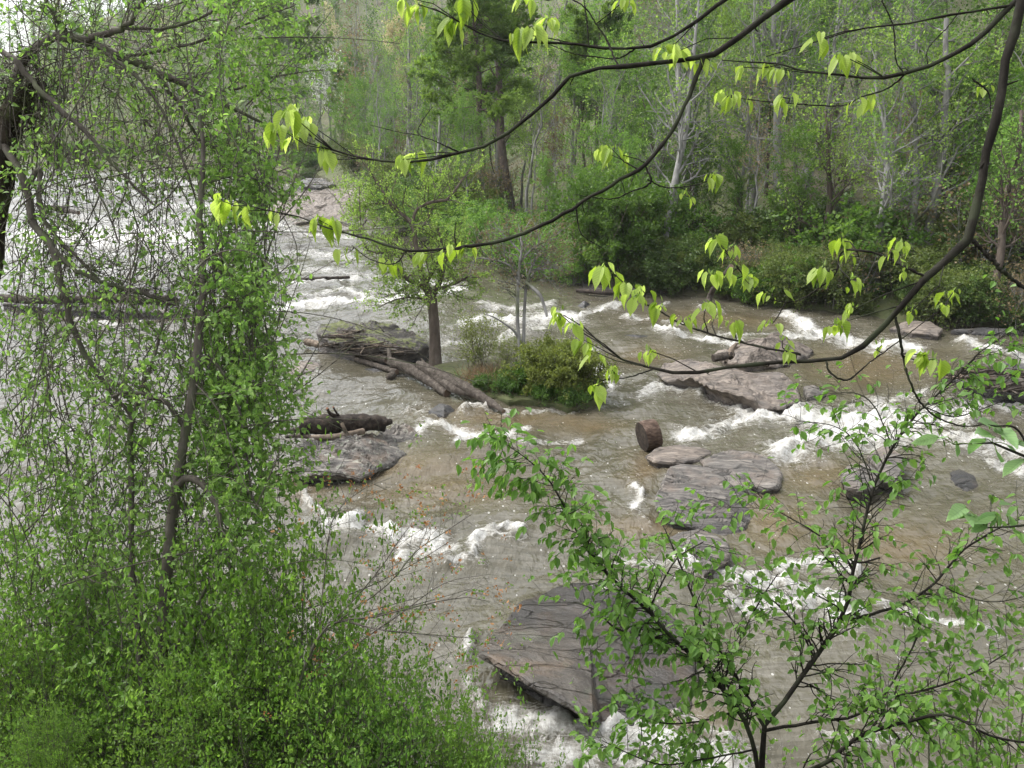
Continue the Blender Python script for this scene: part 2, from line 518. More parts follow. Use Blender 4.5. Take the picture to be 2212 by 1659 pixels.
# ================================================================ river
# whitewater read from the photo: (polyline, half-width px, strength)
FOAM = [
    ([(1545, 845), (1590, 872), (1650, 888), (1740, 898), (1830, 905), (1930, 890)], 22, 1.0),
    ([(1470, 935), (1540, 925), (1610, 905), (1680, 893)], 15, .9),
    ([(1700, 975), (1750, 950), (1800, 930), (1900, 915), (2010, 900), (2090, 890)], 28, 1.0),
    ([(1790, 950), (1900, 950), (2000, 945), (2100, 965), (2230, 985)], 22, .8),
    ([(1380, 842), (1430, 834), (1490, 840), (1540, 850)], 8, .75),
    ([(1700, 682), (1740, 702), (1800, 730), (1880, 742), (1980, 748)], 13, 1.0),
    ([(1690, 722), (1740, 725), (1800, 735)], 10, .8),
    ([(1420, 714), (1480, 726), (1540, 734), (1590, 738)], 5, .9),
    ([(1430, 700), (1500, 705)], 4, .5), ([(1560, 720), (1650, 728), (1700, 715)], 6, .6),
    ([(1500, 668), (1560, 672)], 4, .7), ([(1340, 685), (1400, 690)], 4, .7),
    ([(1250, 680), (1290, 672), (1340, 664)], 5, .8), ([(1420, 662), (1440, 655)], 3, .6),
    ([(1000, 700), (1060, 695), (1130, 690), (1200, 684), (1250, 690)], 16, .85),
    ([(1040, 660), (1120, 665), (1190, 655)], 7, .6), ([(1080, 735), (1130, 722), (1180, 715)], 9, .7),
    ([(960, 745), (1010, 735), (1060, 740)], 6, .6),
    ([(1280, 770), (1300, 800), (1310, 830)], 14, .8), ([(1230, 745), (1290, 755)], 8, .5),
    ([(580, 665), (660, 655), (740, 650), (810, 655), (880, 640), (960, 628), (1010, 622)], 8, 1.0),
    ([(730, 628), (800, 632), (860, 620), (930, 610), (1000, 615)], 6, .8), ([(590, 620), (640, 640), (720, 632)], 5, .55),
    ([(560, 590), (640, 585), (760, 590), (820, 600)], 8, .5), ([(560, 555), (660, 548), (760, 560)], 10, .5),
    ([(560, 610), (610, 608), (680, 612), (770, 600)], 4, .7), ([(600, 500), (680, 508), (760, 512)], 6, .6),
    ([(60, 512), (140, 508), (220, 512), (300, 505), (380, 518), (450, 520)], 26, 1.05),
    ([(150, 470), (230, 476), (320, 470), (420, 474)], 10, .8), ([(300, 446), (360, 440), (430, 448), (560, 462)], 8, .85),
    ([(60, 420), (180, 410), (300, 418), (420, 412)], 7, .62), ([(90, 386), (200, 392), (300, 388), (440, 396)], 5, .75),
    ([(100, 370), (220, 374), (330, 372)], 3, .6), ([(540, 490), (600, 486), (640, 492)], 6, .8),
    ([(0, 545), (100, 550), (240, 552), (420, 556), (540, 560)], 10, .55), ([(0, 590), (160, 585), (330, 590)], 8, .45),
    ([(450, 560), (520, 540), (560, 530)], 10, .6), ([(700, 398), (760, 396)], 3, .8), ([(620, 402), (690, 400)], 3, .8),
    ([(800, 435), (815, 450), (840, 470)], 9, 1.0), ([(690, 450), (730, 462), (760, 470)], 5, .7),
    ([(1160, 572), (1190, 568), (1225, 574)], 7, 1.0), ([(1170, 610), (1230, 604)], 4, .5),
    ([(895, 935), (930, 920), (970, 926), (1010, 940), (1060, 945)], 11, .95), ([(1000, 958), (1060, 945), (1100, 935), (1130, 928)], 9, .75),
    ([(1060, 945), (1130, 955), (1210, 950), (1260, 946)], 6, .5), ([(1010, 890), (1050, 880), (1090, 888)], 8, .75),
    ([(870, 885), (905, 892), (940, 905)], 6, .5), ([(1120, 885), (1170, 885), (1230, 890)], 4, .55),
    ([(715, 1135), (770, 1130), (810, 1150), (850, 1165), (900, 1165), (960, 1180)], 17, 1.0),
    ([(850, 1195), (920, 1185), (990, 1185)], 11, .75), ([(1020, 1200), (1035, 1170), (1070, 1150), (1110, 1150)], 9, .8),
    ([(1040, 1165), (1080, 1170), (1110, 1165)], 9, .6), ([(960, 1215), (1020, 1205), (1050, 1215)], 9, .45),
    ([(1352, 1088), (1366, 1068), (1376, 1048)], 9, 1.05), ([(1362, 1100), (1380, 1120)], 4, .6),
    ([(1470, 1212), (1530, 1232), (1590, 1250), (1650, 1258), (1720, 1278), (1800, 1315), (1850, 1345)], 22, 1.0),
    ([(1560, 1285), (1640, 1300), (1740, 1310)], 14, .85), ([(1700, 1222), (1750, 1206), (1800, 1212), (1860, 1235)], 12, 1.0),
    ([(1290, 1190), (1340, 1200), (1400, 1215), (1470, 1215)], 8, .65), ([(1220, 1262), (1260, 1272), (1300, 1278)], 9, .7),
    ([(1120, 1560), (1190, 1575), (1280, 1590), (1380, 1600), (1480, 1630), (1600, 1660)], 36, .95),
    ([(1180, 1640), (1300, 1640), (1400, 1670)], 36, .85), ([(1480, 1560), (1540, 1580), (1600, 1610)], 16, .7),
    ([(1020, 1390), (1010, 1410), (1000, 1440)], 12, .8), ([(1000, 1480), (1060, 1520), (1120, 1560)], 14, .5),
    ([(1960, 1335), (2030, 1345), (2090, 1365), (2150, 1380)], 9, .8), ([(1900, 1310), (1960, 1330)], 9, .5), ([(1780, 1590), (1860, 1600), (1960, 1590)], 10, .5),
    ([(2080, 735), (2120, 755), (2170, 770), (2260, 790)], 10, .95), ([(2120, 870), (2170, 880), (2260, 885)], 12, .8),
    ([(2140, 1000), (2200, 1020), (2260, 1030)], 12, .7), ([(1780, 890), (1850, 870), (1930, 865), (2010, 850)], 9, .55),
    ([(410, 965), (450, 950), (480, 955)], 9, .8), ([(400, 1115), (440, 1105), (480, 1120)], 10, .8), ([(655, 1060), (680, 1090), (690, 1110)], 9, .75),
    ([(90, 950), (180, 940), (260, 955)], 10, .5), ([(60, 1120), (140, 1110)], 10, .5), ([(170, 690), (260, 700), (330, 690)], 8, .6),
    ([(50, 800), (160, 790), (260, 800)], 12, .4), ([(640, 1330), (700, 1350), (760, 1370)], 14, .35), ([(480, 800), (560, 790), (620, 800)], 8, .4),
]
# shallow water over tan rock: (x, y, rx, ry)
SHALLOW = [(1090, 905, 190, 28), (860, 1010, 260, 45), (950, 1060, 180, 40), (1390, 1010, 60, 50), (1680, 1130, 110, 70), (1950, 1180, 160, 60), (1250, 915, 130, 25),
           (1550, 690, 160, 22), (1880, 790, 160, 50), (1400, 770, 90, 25), (1020, 935, 70, 20), (700, 480, 120, 30), (1760, 1030, 120, 40), (640, 1050, 80, 40), (1350, 1130, 160, 30), (1480, 1560, 160, 40)]


def make_river():
    ys = np.geomspace(4.2, 185, 780)
    us = np.linspace(-.80, .80, 560)
    U, Y = np.meshgrid(us, ys)
    X = U * Y
    lvl = WL(X, Y)
    P0 = np.stack([X, Y, lvl], -1)
    px, py, dep = project(P0)
    jx = fbm(np.stack([X * .9, Y * .9], -1), 3, 21); jy = fbm(np.stack([X * .9, Y * .9], -1), 3, 22)
    qx = px + jx * 26 * np.clip(25 / dep, .3, 1.6); qy = py + jy * 10 * np.clip(25 / dep, .4, 1.8)
    foam = np.zeros(X.shape)
    for pts, w, s in FOAM:
        if max(q[1] for q in pts) < 482: s = s * .68
        p = resample(np.array(pts, float), max(4, len(pts) * 3))
        x0, y0 = p.min(0) - 3 * w - 30; x1, y1 = p.max(0) + 3 * w + 30
        m = (qx > x0) & (qx < x1) & (qy > y0) & (qy < y1)
        if not m.any(): continue
        ax, ay = qx[m], qy[m]
        best = np.full(ax.shape, 1e9)
        for a, b in zip(p[:-1], p[1:]):
            d = (b - a); asp = 1.9
            dd = d * np.array((1, asp))
            t = np.clip(((ax - a[0]) * dd[0] + (ay - a[1]) * asp * dd[1]) / (dd @ dd + 1e-6), 0, 1)
            best = np.minimum(best, np.hypot(ax - a[0] - t * d[0], (ay - a[1] - t * d[1]) * 1.25))
        f = s * (.78 * np.exp(-(best / (w * .95)) ** 2) + .34 * np.exp(-(best / (w * 2.3)) ** 2))
        foam[m] = np.maximum(foam[m], f)
    far = smooth(48, 70, Y)
    foam = np.maximum(foam, far * (.02 + .32 * fbm(np.stack([X * .12, Y * .35], -1), 3, 31)) * (X < 8))
    left = smooth(-2.5, -5, X) * smooth(60, 30, Y)
    foam = np.maximum(foam, left * (-.1 + .42 * fbm(np.stack([X * .3, Y * .5], -1), 3, 33)))
    sh = np.zeros(X.shape)
    for cx, cy, rx, ry in SHALLOW:
        sh = np.maximum(sh, np.exp(-(((qx - cx) / rx) ** 2 + ((qy - cy) / ry) ** 2) * 1.3))
    # flow runs from upper left to lower right; waves stand across it
    a = R(-38)
    fx, fy = X * math.cos(a) + Y * math.sin(a), -X * math.sin(a) + Y * math.cos(a)
    w1 = fbm(np.stack([fx * .55, fy * .3], -1), 2, 41)
    w2 = fbm(np.stack([fx * 1.9, fy * .9], -1), 3, 43)
    w3 = fbm(np.stack([fx * 4.5 + w2, fy * 2.6], -1), 3, 47)
    turb = np.clip(.3 + 1.0 * foam, 0, 1.4)
    calm = 1 - .6 * np.exp(-(((px - 1880) / 170) ** 2 + ((py - 790) / 55) ** 2))
    w4 = fbm(np.stack([fx * 9 + w3, fy * 5.5], -1), 2, 53)
    h = (.12 * w1 + .085 * w2 * turb * 1.4 + .034 * w3 * (.35 + turb) + .008 * w4 * (.3 + turb)) * calm
    h = h + .13 * foam * (.1 + 1.0 * np.abs(w3) + .7 * w2 + .5 * w4) + far * .04 * w2
    Z = lvl + h * np.clip(Y / 14, .5, 1.25)
    V = np.stack([X, Y, Z], -1).reshape(-1, 3)
    nx = len(us)
    i = (np.arange(len(ys) - 1)[:, None] * nx + np.arange(nx - 1)[None]).reshape(-1)
    F = np.stack([i, i + 1, i + nx + 1, i + nx], -1)
    keep = (bank_dist(X, Y).reshape(-1)[F] < 2.0).any(1)
    F = F[keep]
    used = np.unique(F)
    mp_ = np.zeros(len(V), np.int64); mp_[used] = np.arange(len(used))
    V, F = V[used], mp_[F]
    foam, sh = foam.reshape(-1)[used], sh.reshape(-1)[used]

    m, n, l = new_mat('muddy_river_water')
    out = n.new('ShaderNodeOutputMaterial')
    tc = n.new('ShaderNodeTexCoord')
    mp = n.new('ShaderNodeMapping'); mp.inputs['Rotation'].default_value = (0, 0, R(38)); mp.inputs['Scale'].default_value = (1.0, .42, 1.0)
    l.new(tc.outputs['Object'], mp.inputs['Vector'])

    def noise(scale, det, rough=.6, dist=0.0, vec=mp.outputs[0]):
        k = n.new('ShaderNodeTexNoise'); k.inputs['Scale'].default_value = scale; k.inputs['Detail'].default_value = det
        k.inputs['Roughness'].default_value = rough; k.inputs['Distortion'].default_value = dist
        l.new(vec, k.inputs['Vector']); return k.outputs['Fac']

    def math_(op, a_, b_=None, c_=None):
        k = n.new('ShaderNodeMath'); k.operation = op
        for q, v in enumerate((a_, b_, c_)):
            if v is None: continue
            if hasattr(v, 'links'): l.new(v, k.inputs[q])
            else: k.inputs[q].default_value = v
        return k.outputs[0]
    fa = n.new('ShaderNodeAttribute'); fa.attribute_name = 'foam'
    sa = n.new('ShaderNodeAttribute'); sa.attribute_name = 'shallow'
    n1 = noise(3.4, 10, .75, .9); n2 = noise(15, 7, .75, 1.2); n3 = noise(1.1, 4, .55, .3)
    mps = n.new('ShaderNodeMapping'); mps.inputs['Rotation'].default_value = (0, 0, R(-28)); mps.inputs['Scale'].default_value = (.7, 4.2, 1.0)
    l.new(tc.outputs['Object'], mps.inputs['Vector'])
    n4 = noise(2.0, 8, .7, .8, mps.outputs[0])
    mps2 = n.new('ShaderNodeMapping'); mps2.inputs['Rotation'].default_value = (0, 0, R(-28)); mps2.inputs['Scale'].default_value = (.6, 1.5, 1.0)
    l.new(tc.outputs['Object'], mps2.inputs['Vector'])
    mixn = math_('ADD', math_('ADD', math_('MULTIPLY', n1, .4), math_('MULTIPLY', n2, .3)), math_('MULTIPLY', n4, .3))
    # foam breaks up along the noise
    ff = math_('ADD', math_('MULTIPLY', fa.outputs['Fac'], .98), math_('MULTIPLY', math_('SUBTRACT', mixn, .5), 3.4))
    fr = ramp(n, [(.3, (0, 0, 0)), (.5, (.16, .16, .16)), (.78, (.55, .55, .55)), (1.05 - .05, (.93, .93, .93))]); l.new(ff, fr.inputs['Fac'])
    # drifting flecks of foam
    vo = n.new('ShaderNodeTexVoronoi'); vo.inputs['Scale'].default_value = 9; vo.inputs['Randomness'].default_value = 1
    l.new(mp.outputs[0], vo.inputs['Vector'])
    vsep = n.new('ShaderNodeSeparateColor'); l.new(vo.outputs['Color'], vsep.inputs[0])
    thr = math_('MULTIPLY', math_('MULTIPLY', vsep.outputs[0], vsep.outputs[0]), math_('MULTIPLY', n3, .42))
    fl = math_('LESS_THAN', vo.outputs['Distance'], math_('SUBTRACT', thr, .03))
    fleck = math_('MULTIPLY', fl, .55)
    # lacy foam lines trailing round the white patches
    dv = n.new('ShaderNodeTexNoise'); dv.inputs['Scale'].default_value = 2.4; dv.inputs['Detail'].default_value = 5; l.new(mps2.outputs[0], dv.inputs['Vector'])
    vm = n.new('ShaderNodeVectorMath'); vm.operation = 'MULTIPLY_ADD'; vm.inputs[1].default_value = (.8, .8, .8)
    l.new(dv.outputs['Color'], vm.inputs[0]); l.new(mps2.outputs[0], vm.inputs[2])
    ve = n.new('ShaderNodeTexVoronoi'); ve.feature = 'DISTANCE_TO_EDGE'; ve.inputs['Scale'].default_value = 3.2; l.new(vm.outputs[0], ve.inputs['Vector'])
    ln_ = math_('SUBTRACT', math_('ADD', math_('MULTIPLY', fa.outputs['Fac'], .27), math_('MULTIPLY', math_('SUBTRACT', n2, .5), .3)), math_('MULTIPLY', ve.outputs['Distance'], 1.5))
    lr = ramp(n, [(.0, (0, 0, 0)), (.1, (.5, .5, .5)), (.3, (.85, .85, .85))]); l.new(ln_, lr.inputs['Fac'])
    fac = math_('MAXIMUM', math_('MAXIMUM', fr.outputs[0], lr.outputs[0]), fleck)
    deep = ramp(n, [(.36, (.046, .042, .027)), (.5, (.078, .071, .05)), (.64, (.125, .116, .092))]); l.new(math_('ADD', math_('MULTIPLY', n3, .35), math_('MULTIPLY', n4, .65)), deep.inputs['Fac'])
    shc = ramp(n, [(.3, (.085, .06, .03)), (.7, (.145, .105, .056))]); l.new(n1, shc.inputs['Fac'])
    mx = n.new('ShaderNodeMix'); mx.data_type = 'RGBA'
    l.new(math_('MULTIPLY', sa.outputs['Fac'], .6), mx.inputs['Factor']); l.new(deep.outputs[0], mx.inputs['A']); l.new(shc.outputs[0], mx.inputs['B'])
    pw = n.new('ShaderNodeBsdfPrincipled')
    l.new(mx.outputs['Result'], pw.inputs['Base Color'])
    pw.inputs['Roughness'].default_value = .03; pw.inputs['IOR'].default_value = 1.33
    pf = n.new('ShaderNodeBsdfPrincipled')
    fc = ramp(n, [(.36, (.4, .38, .32)), (.5, (.58, .57, .53)), (.62, (.7, .7, .69))]); l.new(mixn, fc.inputs['Fac'])
    l.new(fc.outputs[0], pf.inputs['Base Color']); pf.inputs['Roughness'].default_value = .55
    # ripples
    r1 = noise(3.2, 3, .5, .6); r2 = noise(12, 3, .5, .5)
    hgt = math_('ADD', math_('MULTIPLY', r1, .7), math_('MULTIPLY', r2, .3))
    b1 = n.new('ShaderNodeBump'); b1.inputs['Strength'].default_value = .8; b1.inputs['Distance'].default_value = .09
    l.new(hgt, b1.inputs['Height'])
    l.new(b1.outputs[0], pw.inputs['Normal'])
    b2 = n.new('ShaderNodeBump'); b2.inputs['Strength'].default_value = 1.0; b2.inputs['Distance'].default_value = .16
    l.new(mixn, b2.inputs['Height']); l.new(b2.outputs[0], pf.inputs['Normal'])
    ms = n.new('ShaderNodeMixShader'); l.new(fac, ms.inputs['Fac']); l.new(pw.outputs[0], ms.inputs[1]); l.new(pf.outputs[0], ms.inputs[2])
    l.new(ms.outputs[0], out.inputs['Surface'])
    add('river', mesh_np('river', V, [F], [m], attrs={'foam': foam, 'shallow': sh}), kind='structure')


make_river()


# ================================================================ rocks
def rock_mat(name, c0, c1, c2, streak=(.35, .28, .24), band=R(35), stretch=5.0, rough=.55, wet=.12, moss=None, lichen=None, green=None, crack=.8):
    m, n, l = new_mat(name)
    out = n.new('ShaderNodeOutputMaterial'); p = n.new('ShaderNodeBsdfPrincipled')
    tc = n.new('ShaderNodeTexCoord'); geo = n.new('ShaderNodeNewGeometry')
    mp = n.new('ShaderNodeMapping'); mp.inputs['Rotation'].default_value = (.25, .1, band); mp.inputs['Scale'].default_value = (1, stretch, stretch)
    l.new(tc.outputs['Object'], mp.inputs['Vector'])

    def noise(scale, det, rough_=.65, vec=mp.outputs[0], dist=0.0):
        k = n.new('ShaderNodeTexNoise'); k.inputs['Scale'].default_value = scale; k.inputs['Detail'].default_value = det
        k.inputs['Roughness'].default_value = rough_; k.inputs['Distortion'].default_value = dist
        l.new(vec, k.inputs['Vector']); return k.outputs['Fac']
    a = noise(1.4, 10, .7, dist=.6); b = noise(1.3, 6, .6, tc.outputs['Object'], .4); c = noise(16, 5, .7, tc.outputs['Object'])
    r1 = ramp(n, [(.37, c0), (.5, c1), (.63, c2)]); l.new(a, r1.inputs['Fac'])
    col = r1.outputs[0]

    def blend(fac, colour, mode='MIX'):
        nonlocal col
        mx = n.new('ShaderNodeMix'); mx.data_type = 'RGBA'; mx.blend_type = mode
        l.new(fac, mx.inputs['Factor']); l.new(col, mx.inputs['A']); mx.inputs['B'].default_value = tuple(colour) + (1,)
        col = mx.outputs['Result']
    r2 = ramp(n, [(.5, (0, 0, 0)), (.66, (.75, .75, .75))]); l.new(b, r2.inputs['Fac'])
    blend(r2.outputs[0], streak)
    if green:
        g = noise(.9, 4, .5, tc.outputs['Object'], 1.2); rg = ramp(n, [(.55, (0, 0, 0)), (.68, (.6, .6, .6))]); l.new(g, rg.inputs['Fac'])
        blend(rg.outputs[0], green)
    if lichen:
        g = noise(7, 7, .7, tc.outputs['Object'], .8); rg = ramp(n, [(.55, (0, 0, 0)), (.62, (.8, .8, .8))]); l.new(g, rg.inputs['Fac'])
        blend(rg.outputs[0], lichen)
    if moss:
        g = noise(2.2, 8, .7, tc.outputs['Object'], .5)
        sn = n.new('ShaderNodeSeparateXYZ'); l.new(geo.outputs['Normal'], sn.inputs[0])
        mu = n.new('ShaderNodeMath'); mu.operation = 'MULTIPLY'; l.new(g, mu.inputs[0]); l.new(sn.outputs['Z'], mu.inputs[1])
        rg = ramp(n, [(.39, (0, 0, 0)), (.46, (1, 1, 1))]); l.new(mu.outputs[0], rg.inputs['Fac'])
        blend(rg.outputs[0], moss)
    # cracks
    mc = n.new('ShaderNodeMapping'); mc.inputs['Rotation'].default_value = (0, 0, band); mc.inputs['Scale'].default_value = (.4, 1.25, .8)
    l.new(tc.outputs['Object'], mc.inputs['Vector'])
    wv = n.new('ShaderNodeMixRGB') if False else None
    vo = n.new('ShaderNodeTexVoronoi'); vo.feature = 'DISTANCE_TO_EDGE'; vo.inputs['Scale'].default_value = 1.3
    dn = n.new('ShaderNodeTexNoise'); dn.inputs['Scale'].default_value = 2.5; dn.inputs['Detail'].default_value = 6; l.new(mc.outputs[0], dn.inputs['Vector'])
    vm = n.new('ShaderNodeVectorMath'); vm.operation = 'MULTIPLY_ADD'; vm.inputs[1].default_value = (.55, .55, .55)
    l.new(dn.outputs['Color'], vm.inputs[0]); l.new(mc.outputs[0], vm.inputs[2]); l.new(vm.outputs[0], vo.inputs['Vector'])
    rc = ramp(n, [(0, (.35, .35, .35)), (.018, (1, 1, 1))]); l.new(vo.outputs['Distance'], rc.inputs['Fac'])
    mx = n.new('ShaderNodeMix'); mx.data_type = 'RGBA'; mx.blend_type = 'MULTIPLY'; mx.inputs['Factor'].default_value = crack
    l.new(col, mx.inputs['A']); l.new(rc.outputs[0], mx.inputs['B']); col = mx.outputs['Result']
    # wet stone near the waterline
    at = n.new('ShaderNodeAttribute'); at.attribute_name = 'above'
    wn_ = n.new('ShaderNodeMath'); wn_.operation = 'MULTIPLY_ADD'; wn_.inputs[1].default_value = .25; l.new(b, wn_.inputs[0]); wn_.inputs[2].default_value = wet - .12
    lt = n.new('ShaderNodeMath'); lt.operation = 'SUBTRACT'; l.new(wn_.outputs[0], lt.inputs[0]); l.new(at.outputs['Fac'], lt.inputs[1])
    rw = ramp(n, [(0, (0, 0, 0)), (.08, (1, 1, 1))]); l.new(lt.outputs[0], rw.inputs['Fac'])
    mw = n.new('ShaderNodeMix'); mw.data_type = 'RGBA'; mw.blend_type = 'MULTIPLY'; l.new(rw.outputs[0], mw.inputs['Factor'])
    l.new(col, mw.inputs['A']); mw.inputs['B'].default_value = (.42, .42, .44, 1)
    l.new(mw.outputs['Result'], p.inputs['Base Color'])
    rr = n.new('ShaderNodeMapRange'); rr.inputs['To Min'].default_value = rough; rr.inputs['To Max'].default_value = .22; l.new(rw.outputs[0], rr.inputs['Value'])
    l.new(rr.outputs[0], p.inputs['Roughness'])
    hh = n.new('ShaderNodeMath'); hh.operation = 'MULTIPLY_ADD'; hh.inputs[1].default_value = .25; l.new(c, hh.inputs[0]); l.new(a, hh.inputs[2])
    h2 = n.new('ShaderNodeMath'); h2.operation = 'MULTIPLY_ADD'; h2.inputs[1].default_value = .6; l.new(rc.outputs[0], h2.inputs[0]); l.new(hh.outputs[0], h2.inputs[2])
    bp = n.new('ShaderNodeBump'); bp.inputs['Strength'].default_value = 1.0; bp.inputs['Distance'].default_value = .1
    l.new(h2.outputs[0], bp.inputs['Height']); l.new(bp.outputs[0], p.inputs['Normal'])
    l.new(p.outputs[0], out.inputs['Surface'])
    return m


RM_WET = rock_mat('wet_grey_slab', (.045, .038, .031), (.068, .058, .047), (.098, .083, .067), (.135, .09, .055), R(125), 1.3, .15, .3, crack=.3, green=(.06, .075, .045))
RM_GREY = rock_mat('grey_gneiss', (.048, .0425, .037), (.11, .099, .087), (.245, .219, .19), (.17, .13, .1), R(125), 6, .5, .1)
RM_TAN = rock_mat('tan_rock', (.072, .06, .049), (.155, .126, .101), (.265, .222, .182), (.14, .122, .107), R(20), 5, .65, .12)
RM_DARK = rock_mat('dark_river_rock', (.035, .034, .034), (.07, .068, .066), (.12, .11, .1), (.14, .11, .08), R(20), 4, .35, .2)
RM_MOSS = rock_mat('mossy_rock', (.025, .022, .019), (.06, .052, .045), (.13, .115, .1), (.1, .082, .068), R(15), 7, .7, .12, moss=(.085, .1, .015))
RM_LICH = rock_mat('lichen_rock', (0.0412, 0.0368, 0.03234), (0.1071, 0.096, 0.08272), (0.2225, 0.2, 0.173), (0.1648, 0.112, 0.0752), R(60), 7, .6, .12, lichen=(0.2966, 0.304, 0.2482))


def rock(name, pts, mat, label, cz=None, amp=.05, step=.0, seed=0, under=.0, seg=72, rings=14, depth=.9, jag=.05, cat='rock', group=None, dome=0.0):
    """pts: (px, py, height above the river) round the rim of the rock's top"""
    pts = [(a, b, h if h > .085 else h - .05) for a, b, h in pts]
    W = np.array([hit(a, b, WL, h) for a, b, h in pts])
    lv = WL(W[:, 0], W[:, 1])
    hs = np.array([h for _, _, h in pts], float)
    loop = np.vstack([W, W[:1]])
    # linear resample keeps corners
    d = np.linalg.norm(np.diff(loop, axis=0), axis=1); c = np.concatenate([[0], np.cumsum(d)])
    s = np.linspace(0, c[-1], seg, endpoint=False)
    rim = np.stack([np.interp(s, c, loop[:, k]) for k in range(3)], -1)
    size = math.sqrt(max(.05, np.ptp(W[:, 0]) * np.ptp(W[:, 1])))
    ctr = W.mean(0)
    if cz is not None:
        ctr[2] = WL(ctr[0], ctr[1]) + cz
    rad = norm((rim - ctr) * np.array((1, 1, 0)))
    rim = rim + rad * (size * jag * fbm(rim[:, :2] * 3.1 / max(size, .4) * 2, 4, seed))[:, None]
    t = np.linspace(0, 1, rings) ** .85
    G = ctr[None, None] + (rim - ctr)[None] * t[:, None, None]
    nz = fbm(np.concatenate([G[..., :2] * 1.6, G[..., 2:3] * 0], -1), 4, seed + 3)
    st = fbm(np.stack([G[..., 0] * .8 + G[..., 1] * 1.1, G[..., 0] * .35 - G[..., 1] * .2], -1) * (1.6 / max(size, .6)) * 1.2, 3, seed + 9)
    G[..., 2] += amp * nz + dome * (1 - t[:, None] ** 2)
    if step:
        ph = (G[..., 0] * math.cos(2.2) + G[..., 1] * math.sin(2.2)) * 2.6 + 1.4 * nz + .9 * st
        saw = ph - np.floor(ph)
        G[..., 2] += step * .55 * (saw - .5) * np.clip(.4 + 1.2 * fbm(G[..., :2] * .9, 2, seed + 14), 0, 1)
        G[..., 2] += step * (np.floor(st * 3.5 + .5) / 3.5) * np.minimum(1, 3 * (1 - t[:, None]) + .5)
    G[-1, :, 2] -= .02
    rimf = G[-1]
    skirt = []
    for dz, dr in ((-.05, .025), (-.14, -.3 * under), (-.3, -under), (-depth, -under + .08)):
        q = rimf + rad * (dr + .035 * fbm(rimf * 5 + dz * 9, 2, seed + 5)[:, None])
        q[:, 2] = rimf[:, 2] + dz * (1 if dz > -.5 else 1)
        skirt.append(q)
    A = np.concatenate([G[1:], np.stack(skirt)], 0)
    V = np.concatenate([ctr[None] + np.array((0, 0, dome + amp * float(nz[0, 0]))), A.reshape(-1, 3)])
    nr = A.shape[0]
    j = np.arange(seg); j2 = (j + 1) % seg
    tri = np.stack([np.zeros(seg, int), 1 + j, 1 + j2], -1)
    q = []
    for k in range(nr - 1):
        q.append(np.stack([1 + k * seg + j, 1 + (k + 1) * seg + j, 1 + (k + 1) * seg + j2, 1 + k * seg + j2], -1))
    F4 = np.concatenate(q)
    above = V[:, 2] - WL(V[:, 0], V[:, 1])
    base = np.array((ctr[0], ctr[1], float(WL(ctr[0], ctr[1]))))
    me = mesh_np(name, V - base, [tri, F4], [mat], smooth_shade=False, attrs={'above': above})
    return add(name, me, None, base, label, cat, group)


def Z7(x, y):       # zoomed crops of the photo -> 2212-wide pixels
    return ((1300 + x / 2.2757) * .97359, (600 + y / 2.2757) * .97359)


def Z6(x, y):
    return ((600 + x / 2.765) * .97359, (660 + y / 2.765) * .97359)


def z7(*p): return [Z7(a, b) + (h,) for a, b, h in p]
def z6(*p): return [Z6(a, b) + (h,) for a, b, h in p]


rock('slab_rock', [(1225, 1254, .09), (1160, 1286, .1), (1100, 1325, .22), (1050, 1380, .38), (1030, 1412, .5), (1085, 1425, .55), (1150, 1468, .55), (1205, 1502, .52),
                   (1280, 1540, .45), (1300, 1548, .18), (1400, 1570, .09), (1480, 1540, .09), (1512, 1470, .09), (1500, 1395, .09), (1455, 1335, .09), (1400, 1290, .09), (1310, 1262, .09)],
     RM_WET, 'big wet slate-grey slab with a black undercut front edge, nearest rock in the river', cz=.28, amp=.06, step=.022, seed=1, under=.3, seg=150, rings=34, jag=.03)
rock('slab_rock', z7((430, 980, .26), (520, 972, .28), (620, 985, .26), (720, 1015, .2), (800, 1060, .16), (860, 1130, .06), (835, 1230, .04), (800, 1310, .04), (700, 1330, .05), (560, 1290, .08), (430, 1260, .1), (352, 1190, .16), (360, 1110, .24), (395, 1040, .3)),
     RM_GREY, 'broad grey slab with pale scaly streaks in the middle of the river', cz=.22, amp=.06, step=.12, seed=2, under=.12, seg=120, rings=28, jag=.025)
rock('slab_rock', z7((580, 955, .2), (640, 925, .22), (720, 905, .2), (860, 930, .16), (985, 1000, .14), (975, 1085, .18), (905, 1088, .2), (820, 1058, .22), (700, 1005, .22), (600, 985, .22)),
     RM_GREY, 'narrow grey ledge with a square pinkish right end behind the broad slab', cz=.26, amp=.06, step=.1, seed=3, under=.1, seg=90, rings=18, jag=.03)
rock('slab_rock', z7((415, 1350, .1), (480, 1315, .14), (560, 1300, .16), (650, 1335, .18), (722, 1375, .2), (725, 1440, .22), (655, 1490, .26), (600, 1505, .24), (555, 1440, .16), (470, 1420, .1)),
     RM_GREY, 'lowest grey block of the mid-river slabs, foam at its pointed foot', cz=.24, amp=.05, step=.08, seed=4, under=.1, seg=80, rings=18, jag=.03)
rock('slab_rock', z7((300, 935, .12), (355, 892, .14), (480, 878, .12), (600, 890, .1), (650, 920, .08), (560, 950, .12), (430, 966, .14), (360, 960, .16)),
     RM_TAN, 'thin tan slab tip beside the upended log drum', cz=.16, amp=.03, step=.04, seed=5, under=.1, seg=64, rings=12)
